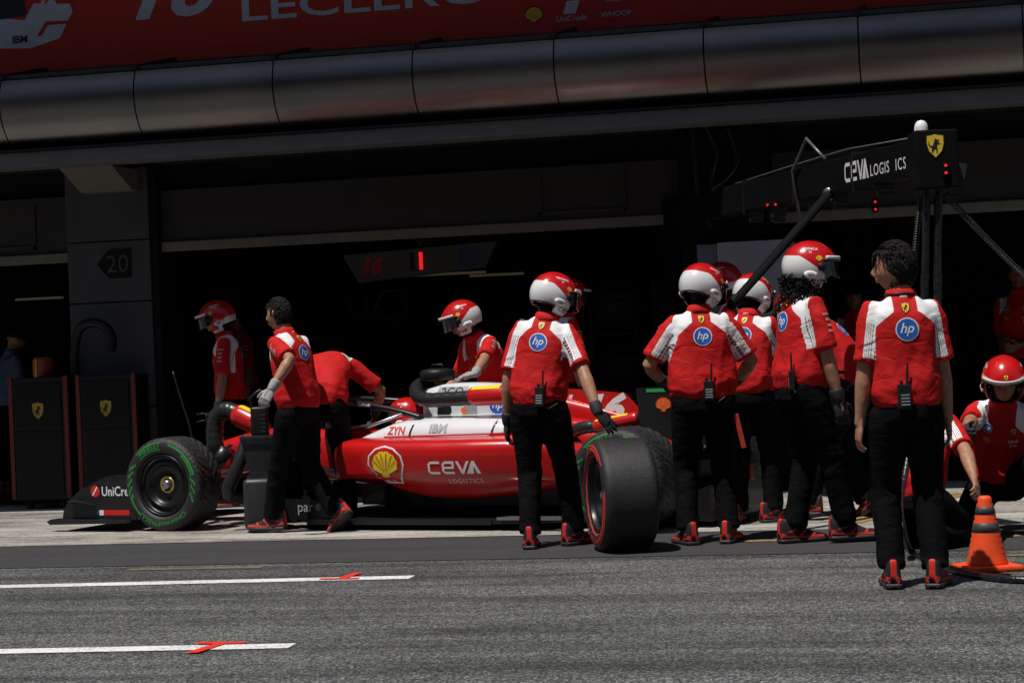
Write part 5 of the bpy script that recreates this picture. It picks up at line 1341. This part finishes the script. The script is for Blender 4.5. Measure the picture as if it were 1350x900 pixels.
person('bare headed man barely visible in dark behind the helmeted man at left', (q.x, 20.6, 0), 120, 1.86, 1.0, lean=3, hair='short', radio=False, vox=1.3)
# the driver: only helmet and shoulders rise over the cockpit edge
dr = empty('person', car_world(-1.62, 0, .40), CANG, label='driver in red helmet sitting low in the cockpit', cat='driver')
mb = MB(); mb.tube([(-.25, 0, -.12), (-.14, 0, .08), (-.06, 0, .22), (-.04, 0, .30)], [(.17, .11), (.20, .12), (.16, .09), (.06, .06)], 20, (0, 1, 0))
mb.tube([(-.06, .17, .16), (.16, .22, .02), (.38, .08, .06)], [.06, .045, .035], 12); mb.tube([(-.06, -.17, .16), (.16, -.22, .02), (.38, -.08, .06)], [.06, .045, .035], 12)
head_mesh(mb, V3((0, 0, .40)), RZ(-math.pi/2), .95)
me = voxel(mb, .01, 3); cattr(me, 'tint', np.tile(np.array([[1.2, .05, .05, 1]], np.float32), (len(me.vertices), 1))); link('body', me, 'skin', dr, True)
helmet_parts(dr, V3((0, 0, .405)), RZ(-math.pi/2), .92, 'red')
print('people', round(_t.time()-_T0, 1))
# ================================================================== OVERHEAD GANTRY, PANEL, CONE, HOSES
n0, n1 = at(1214, 208, 13.2), at(955, 268, 17.0); n1 = n0+(n1-n0)*1.38
GD = (n1-n0).normalized(); GL = (n1-n0).length
GZ = Vector((0, 0, 1)); GS = GD.cross(GZ).normalized(); GUP = GS.cross(GD).normalized()
GR = empty('equipment_gantry', (n1.x, n1.y, 0), label='black overhead boom with white lettering, yellow shield and white dome', cat='gantry')
GI = Matrix.Translation((-n1.x, -n1.y, 0))
GM = Matrix((GD, GS, GUP)).transposed().to_4x4(); GM.translation = n0   # local: x along boom inward, y side, z up
def gb(mb, nm, mats, par=GR, M_=GM, smooth=False):
    me = mb.mesh(); me.transform(GI@M_); return link(nm, me, mats, par, smooth)
boom = gb(MB().box(.0, GL, -.07, .07, -.112, .112, 0, .008), 'boom', 'boom_black') if MAT.setdefault('boom_black', speck('boom_black', (.005, .005, .006), .6, .2, 10, 0, 0, 0, .08)) else None
for x in (.95, 2.1, 3.2): gb(MB().box(x, x+.02, -.074, .074, -.13, .13), 'boom_joint', 'black_metal')
mb = MB(); mb.tube([(.0, 0, .13), (1.2, 0, .17), (2.4, .02, .16), (3.6, 0, .13)], .007, 6); mb.tube([(1.5, -.05, .13), (1.75, -.09, .30), (2.05, -.09, .1), (1.95, -.08, -.32)], .011, 8); gb(mb, 'boom_cable', 'silver_hose', smooth=True)
for x, dz in ((.55, -.16), (1.35, -.19), (1.8, -.15), (2.6, -.2), (3.1, -.17)):
    gb(MB().box(x, x+.09, -.05, .05, dz, -.11, 0, .006).box(x+.03, x+.05, -.055, .055, dz-.03, dz), 'clamp', 'black_metal')
# which side faces the camera
sg = 1 if (CAM-n0).dot(GS) > 0 else -1
us = GD*(1 if GD.dot(RT) > 0 else -1)
def gput(mk, nm, mats, x, z): 
    p = n0+GD*x+GS*(sg*.0705)+GUP*z
    return mk.put(nm, mats, GI@p, us, GUP, boom, None, off=.002)
m = Mark(); W_ = ceva(m, .13, 0, 0, 0); m.L = [(np.array([(a_*.72, b_) for a_, b_ in p]), f, i, l) for p, f, i, l in m.L]
m.text('LOGIS', .075, W_*.72+.03, -.022, 0, 0, left=True, wide=1.0, bold=.004, space=1.15); m.text('ICS', .075, W_*.72+.45, -.022, 0, 0, left=True, wide=1., bold=.004, space=1.2)
gput(m, 'lettering', ['white_print'], 1.10, -.0)
# head box with shield, dome, lamps
hb_ = MB().box(-.13, .13, -.13, .13, -.20, .16, 0, .012)
HM = Matrix.Rotation(YAW, 4, 'Z'); HP = at(1230, 208, 13.0); HM.translation = HP
head_ = gb(hb_, 'head_box', 'boom_black', GR, HM)
def hput(mk, nm, mats, x, z, par=head_): 
    M3 = HM.to_3x3(); p = HP+M3@Vector((x, -.132, z)); return mk.put(nm, mats, GI@p, M3@Vector((1, 0, 0)), (0, 0, 1), par, None, off=.002)
hput(shield(.155), 'shield_badge', ['yellow_print', 'dark_print'], -.01, .06)
v, f = lathe([(.042, 0), (.042, .03), (.036, .055), (.022, .072), (0, .078)], 28, 'z'); mb = MB(); mb.add([(p[0]-.065, p[1], p[2]+.155) for p in v], f); gb(mb, 'white_dome', 'white_print', GR, HM, True)
def lamps(px, py, d, n, dx, dy, dark=True):
    p = at(px, py, d); mb = MB()
    T_ = Matrix.Rotation(YAW, 4, 'Z'); T_.translation = p
    mb.box(-.02-abs(dx)*(n-1)/2, .02+abs(dx)*(n-1)/2, 0, .05, -.02-abs(dy)*(n-1)/2, .02+abs(dy)*(n-1)/2, 0, .006); hs = gb(mb, 'signal_box', 'boom_black', GR, T_)
    mb = MB()
    for i in range(n):
        v, f = lathe([(0, -.004), (.009, -.004), (.009, .01)], 14, 'z'); mb.add([(q_[0]+dx*(i-(n-1)/2), q_[2], q_[1]+dy*(i-(n-1)/2)) for q_ in v], f)
    gb(mb, 'signal_lamp', 'led', hs, T_)
lamps(1247, 223, 12.85, 2, 0, .045); lamps(1154, 271, 14.3, 2, 0, .05); lamps(1017, 270, 15.6, 2, .06, 0)
mb = MB(); p = HP+Vector((.13, -.02, -.23)); a_ = at(1254, 214, 13.1); 
pl = [at(1254, 213, 13.1), at(1275, 216, 13.1), at(1268, 262, 13.1), at(1256, 260, 13.1)]
mb.add(pl+[q_+FW*.015 for q_ in pl], [(0, 1, 2, 3), (7, 6, 5, 4), (0, 4, 5, 1), (1, 5, 6, 2), (2, 6, 7, 3), (3, 7, 4, 0)]); gb(mb, 'side_panel', 'grey_plastic', GR, Matrix.Identity(4))
# hanging air lines
for px0, px1 in ((1221, 1217), (1237, 1236)):
    P = [at(px0, 232, 12.95), at(px0, 262, 12.95), at(px0-.5, 330, 12.95), at((px0+px1)/2, 400, 12.95), at(px1, 480, 12.95), at(px1, 560, 12.9), at(px1-2, 610, 12.8)]
    mb = MB(); S_ = spline(P, 8); mb.tube(S_, [.018 if i < 8 else .025*(1+.12*math.sin(i*1.3)*math.sin(i*.7)) for i in range(len(S_))], 10); gb(mb, 'air_line', 'hose_wrap' if MAT.setdefault('hose_wrap', speck('hose_wrap', (.014, .014, .017), .22, .5, 30, .8, .01)) else '', GR, Matrix.Identity(4), True)
def coil(p0, p1, sag, turns, r):
    p0, p1 = Vector(p0), Vector(p1); n = turns*8; ax = (p1-p0).normalized(); u_ = ax.orthogonal().normalized(); v_ = ax.cross(u_); P = []
    for i in range(n+1):
        t = i/n; b_ = p0.lerp(p1, t)-Vector((0, 0, sag*4*t*(1-t))); a_ = 2*math.pi*turns*t; P.append(b_+u_*r*math.cos(a_)+v_*r*math.sin(a_))
    return P
ca, cb = at(1246, 256, 13.0), at(1362, 352, 14.2); ce = ca+(cb-ca)*2.6
mb = MB(); mb.tube(coil(ca, ce, .12, 120, .017)+[Vector((ce.x+.05, ce.y, ce.z*.5)), Vector((ce.x+.06, ce.y, .03))], .0055, 5); gb(mb, 'coiled_cable', 'duct_black', GR, Matrix.Identity(4), True)
mb = MB(); mb.tube(coil(at(1214, 262, 13.05), at(1205, 345, 13.1), -.02, 26, .016), .0055, 5); gb(mb, 'coiled_cable', 'duct_black', GR, Matrix.Identity(4), True)
# slanting strut
s0, s1 = at(1096, 252, 14.6), at(968, 398, 13.6)
mb = MB(); mb.tube([s0, s1], [(.028, .04), (.024, .034)], 10); mb.tube([s1-(s1-s0).normalized()*.03, s1+(s1-s0).normalized()*.05], [.045, .03], 10); gb(mb, 'strut', 'boom_black', GR, Matrix.Identity(4))
mb = MB(); mb.tube([s0-(s1-s0).normalized()*.02, s0+(s1-s0).normalized()*.05], [.04, .045], 10); gb(mb, 'strut_joint', 'steel', GR, Matrix.Identity(4), True)
mb = MB(); mb.box(GL-.1, GL+.15, -.09, .09, -.3, .14, 0, .02); gb(mb, 'mast_head', 'boom_black'); mb = MB(); mb.tube([Vector((n1.x, n1.y, 0)), Vector((n1.x, n1.y, n1.z))], .08, 14); gb(mb, 'mast', 'boom_black', GR, Matrix.Identity(4), True)
# loops of cable on the column behind
mb = MB()
for P in ([(913, 165), (916, 210), (922, 260), (935, 285)], [(930, 165), (945, 200), (938, 240), (958, 262), (972, 278)], [(960, 168), (972, 210), (958, 235), (938, 250), (925, 275), (938, 300)]):
    S_ = spline([on_y(x, y, 18.05-.02*i) for i, (x, y) in enumerate(P)], 8); mb.tube(S_, .02, 8)
mb.build('hanging_cables', 'duct_black', None, True, label='black cables hanging in loops on the second column', cat='cables')
# pale cabinet behind the group
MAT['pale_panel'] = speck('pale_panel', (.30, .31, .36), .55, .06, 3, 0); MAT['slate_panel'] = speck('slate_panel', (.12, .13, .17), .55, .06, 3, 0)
a_, b_ = on_y(945, 330, 17.75), on_y(1040, 330, 17.75); zt = on_y(980, 318, 17.75).z; R_ = empty('pale_cabinet', ((a_.x+b_.x)/2, 17.75, 0), label='tall pale grey cabinet standing behind the group of helmets', cat='cabinet')
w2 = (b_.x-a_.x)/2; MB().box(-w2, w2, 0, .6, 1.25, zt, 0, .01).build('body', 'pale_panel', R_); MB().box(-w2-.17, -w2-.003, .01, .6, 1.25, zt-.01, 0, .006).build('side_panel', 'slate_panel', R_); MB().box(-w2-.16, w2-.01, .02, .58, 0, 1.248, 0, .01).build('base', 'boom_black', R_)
# traffic cone
g = ground(1302, 751); CN = empty('traffic_cone', (g.x, g.y, 0), YAW+.15, label='orange traffic cone with two dark tape bands by kneeling man', cat='cone')
MAT['cone_orange'] = speck('cone_orange', (.80, .075, .012), .55, .12, 12, .15); MAT['cone_band'] = speck('cone_band', (.05, .05, .055), .5, .4, 40, .1)
bm_ = MB().box(-.15, .15, -.15, .15, .0, .032, 0, .012); bm_.build('base', 'cone_orange', CN)
def cr(z): return .108-(.108-.032)*(z-.03)/.36
rs = [(0, .03)]+[(cr(z)+(.004 if i % 2 else -.001), z) for i, z in enumerate(np.linspace(.03, .38, 24))]+[(.030, .392), (.022, .396), (0, .392)]
v, f = lathe(rs, 40, 'z'); mb = MB(); mb.add(v, f); mb.build('cone_body', 'cone_orange', CN, True)
for z0, z1 in ((.205, .255), (.30, .34)):
    v, f = lathe([(cr(z0)+.001, z0), (cr(z0)+.0045, z0+.002), (cr(z1)+.0045, z1-.002), (cr(z1)+.001, z1)], 40, 'z'); mb = MB(); mb.add(v, f); mb.build('dark_band', 'cone_band', CN, True)
# air hose: loop behind the bare headed man and along the ground past the cone
P = [at(1200, 585, 12.4), at(1193, 625, 12.3), at(1187, 660, 12.1), at(1191, 700, 11.9)]+[ground(x, y, .02) for x, y in ((1203, 728), (1232, 742), (1262, 752), (1300, 760), (1345, 764), (1400, 762))]
P[3].z = max(P[3].z, .1)
S_ = spline([tuple(p) for p in P], 8); mb = MB(); mb.tube(S_, .02, 10); R_ = mb.build('air_hose', 'hose_wrap', None, True, label='thick black air hose looping to the ground and past the cone', cat='hose')
# wheel gun beside the kneeling man
g = ground(1307, 694); R_ = empty('wheel_gun', (g.x, g.y, 0), YAW, label='black wheel gun standing behind the orange cone', cat='wheel gun')
mb = MB(); mb.tube([(-.03, 0, .0), (-.03, 0, .09)], [.045, .04], 18); mb.tube([(-.03, 0, .09), (-.025, 0, .11), (.0, 0, .26)], [.035, .022, .018], 14); mb.build('body', 'black_plastic', R_, True)
mb = MB(); mb.tube([(-.005, 0, .24), (.004, 0, .285)], [.022, .022], 14); mb.build('hose_coupling', 'steel', R_, True)
# red strap hanging by the stocky man's right side
q = at(975, 566, 13.35); mb = MB(); T_ = Matrix.Rotation(YAW, 4, 'Z')@Matrix.Rotation(-.2, 4, 'Y'); T_.translation = q; mb.box(-.016, .016, -.006, .006, -.12, .10, 0, .004, T_)
mb.build('red_strap', 'strap_red', None, False, label='orange red strap hanging at the right hip of the stocky man', cat='strap')
# low bright pieces and stand tubes left
mb = MB(); P = [at(228, 490, 16.7), at(240, 530, 16.7), at(252, 570, 16.7), at(258, 625, 16.7), at(258, 660, 16.7)]; mb.tube(spline(P, 6), .008, 8)
P = [at(272, 545, 16.6), at(276, 575, 16.6), at(276, 610, 16.6), at(276, 665, 16.6)]; mb.tube(spline(P, 6), .011, 8); mb.tube([at(259, 546, 16.6), at(275, 544, 16.6)], .006, 6); mb.tube([at(259, 556, 16.6), at(275, 553, 16.6)], .006, 6)
mb.build('tube_stand', 'black_metal', None, True, label='thin bent metal tube stand behind the front wheel', cat='stand')
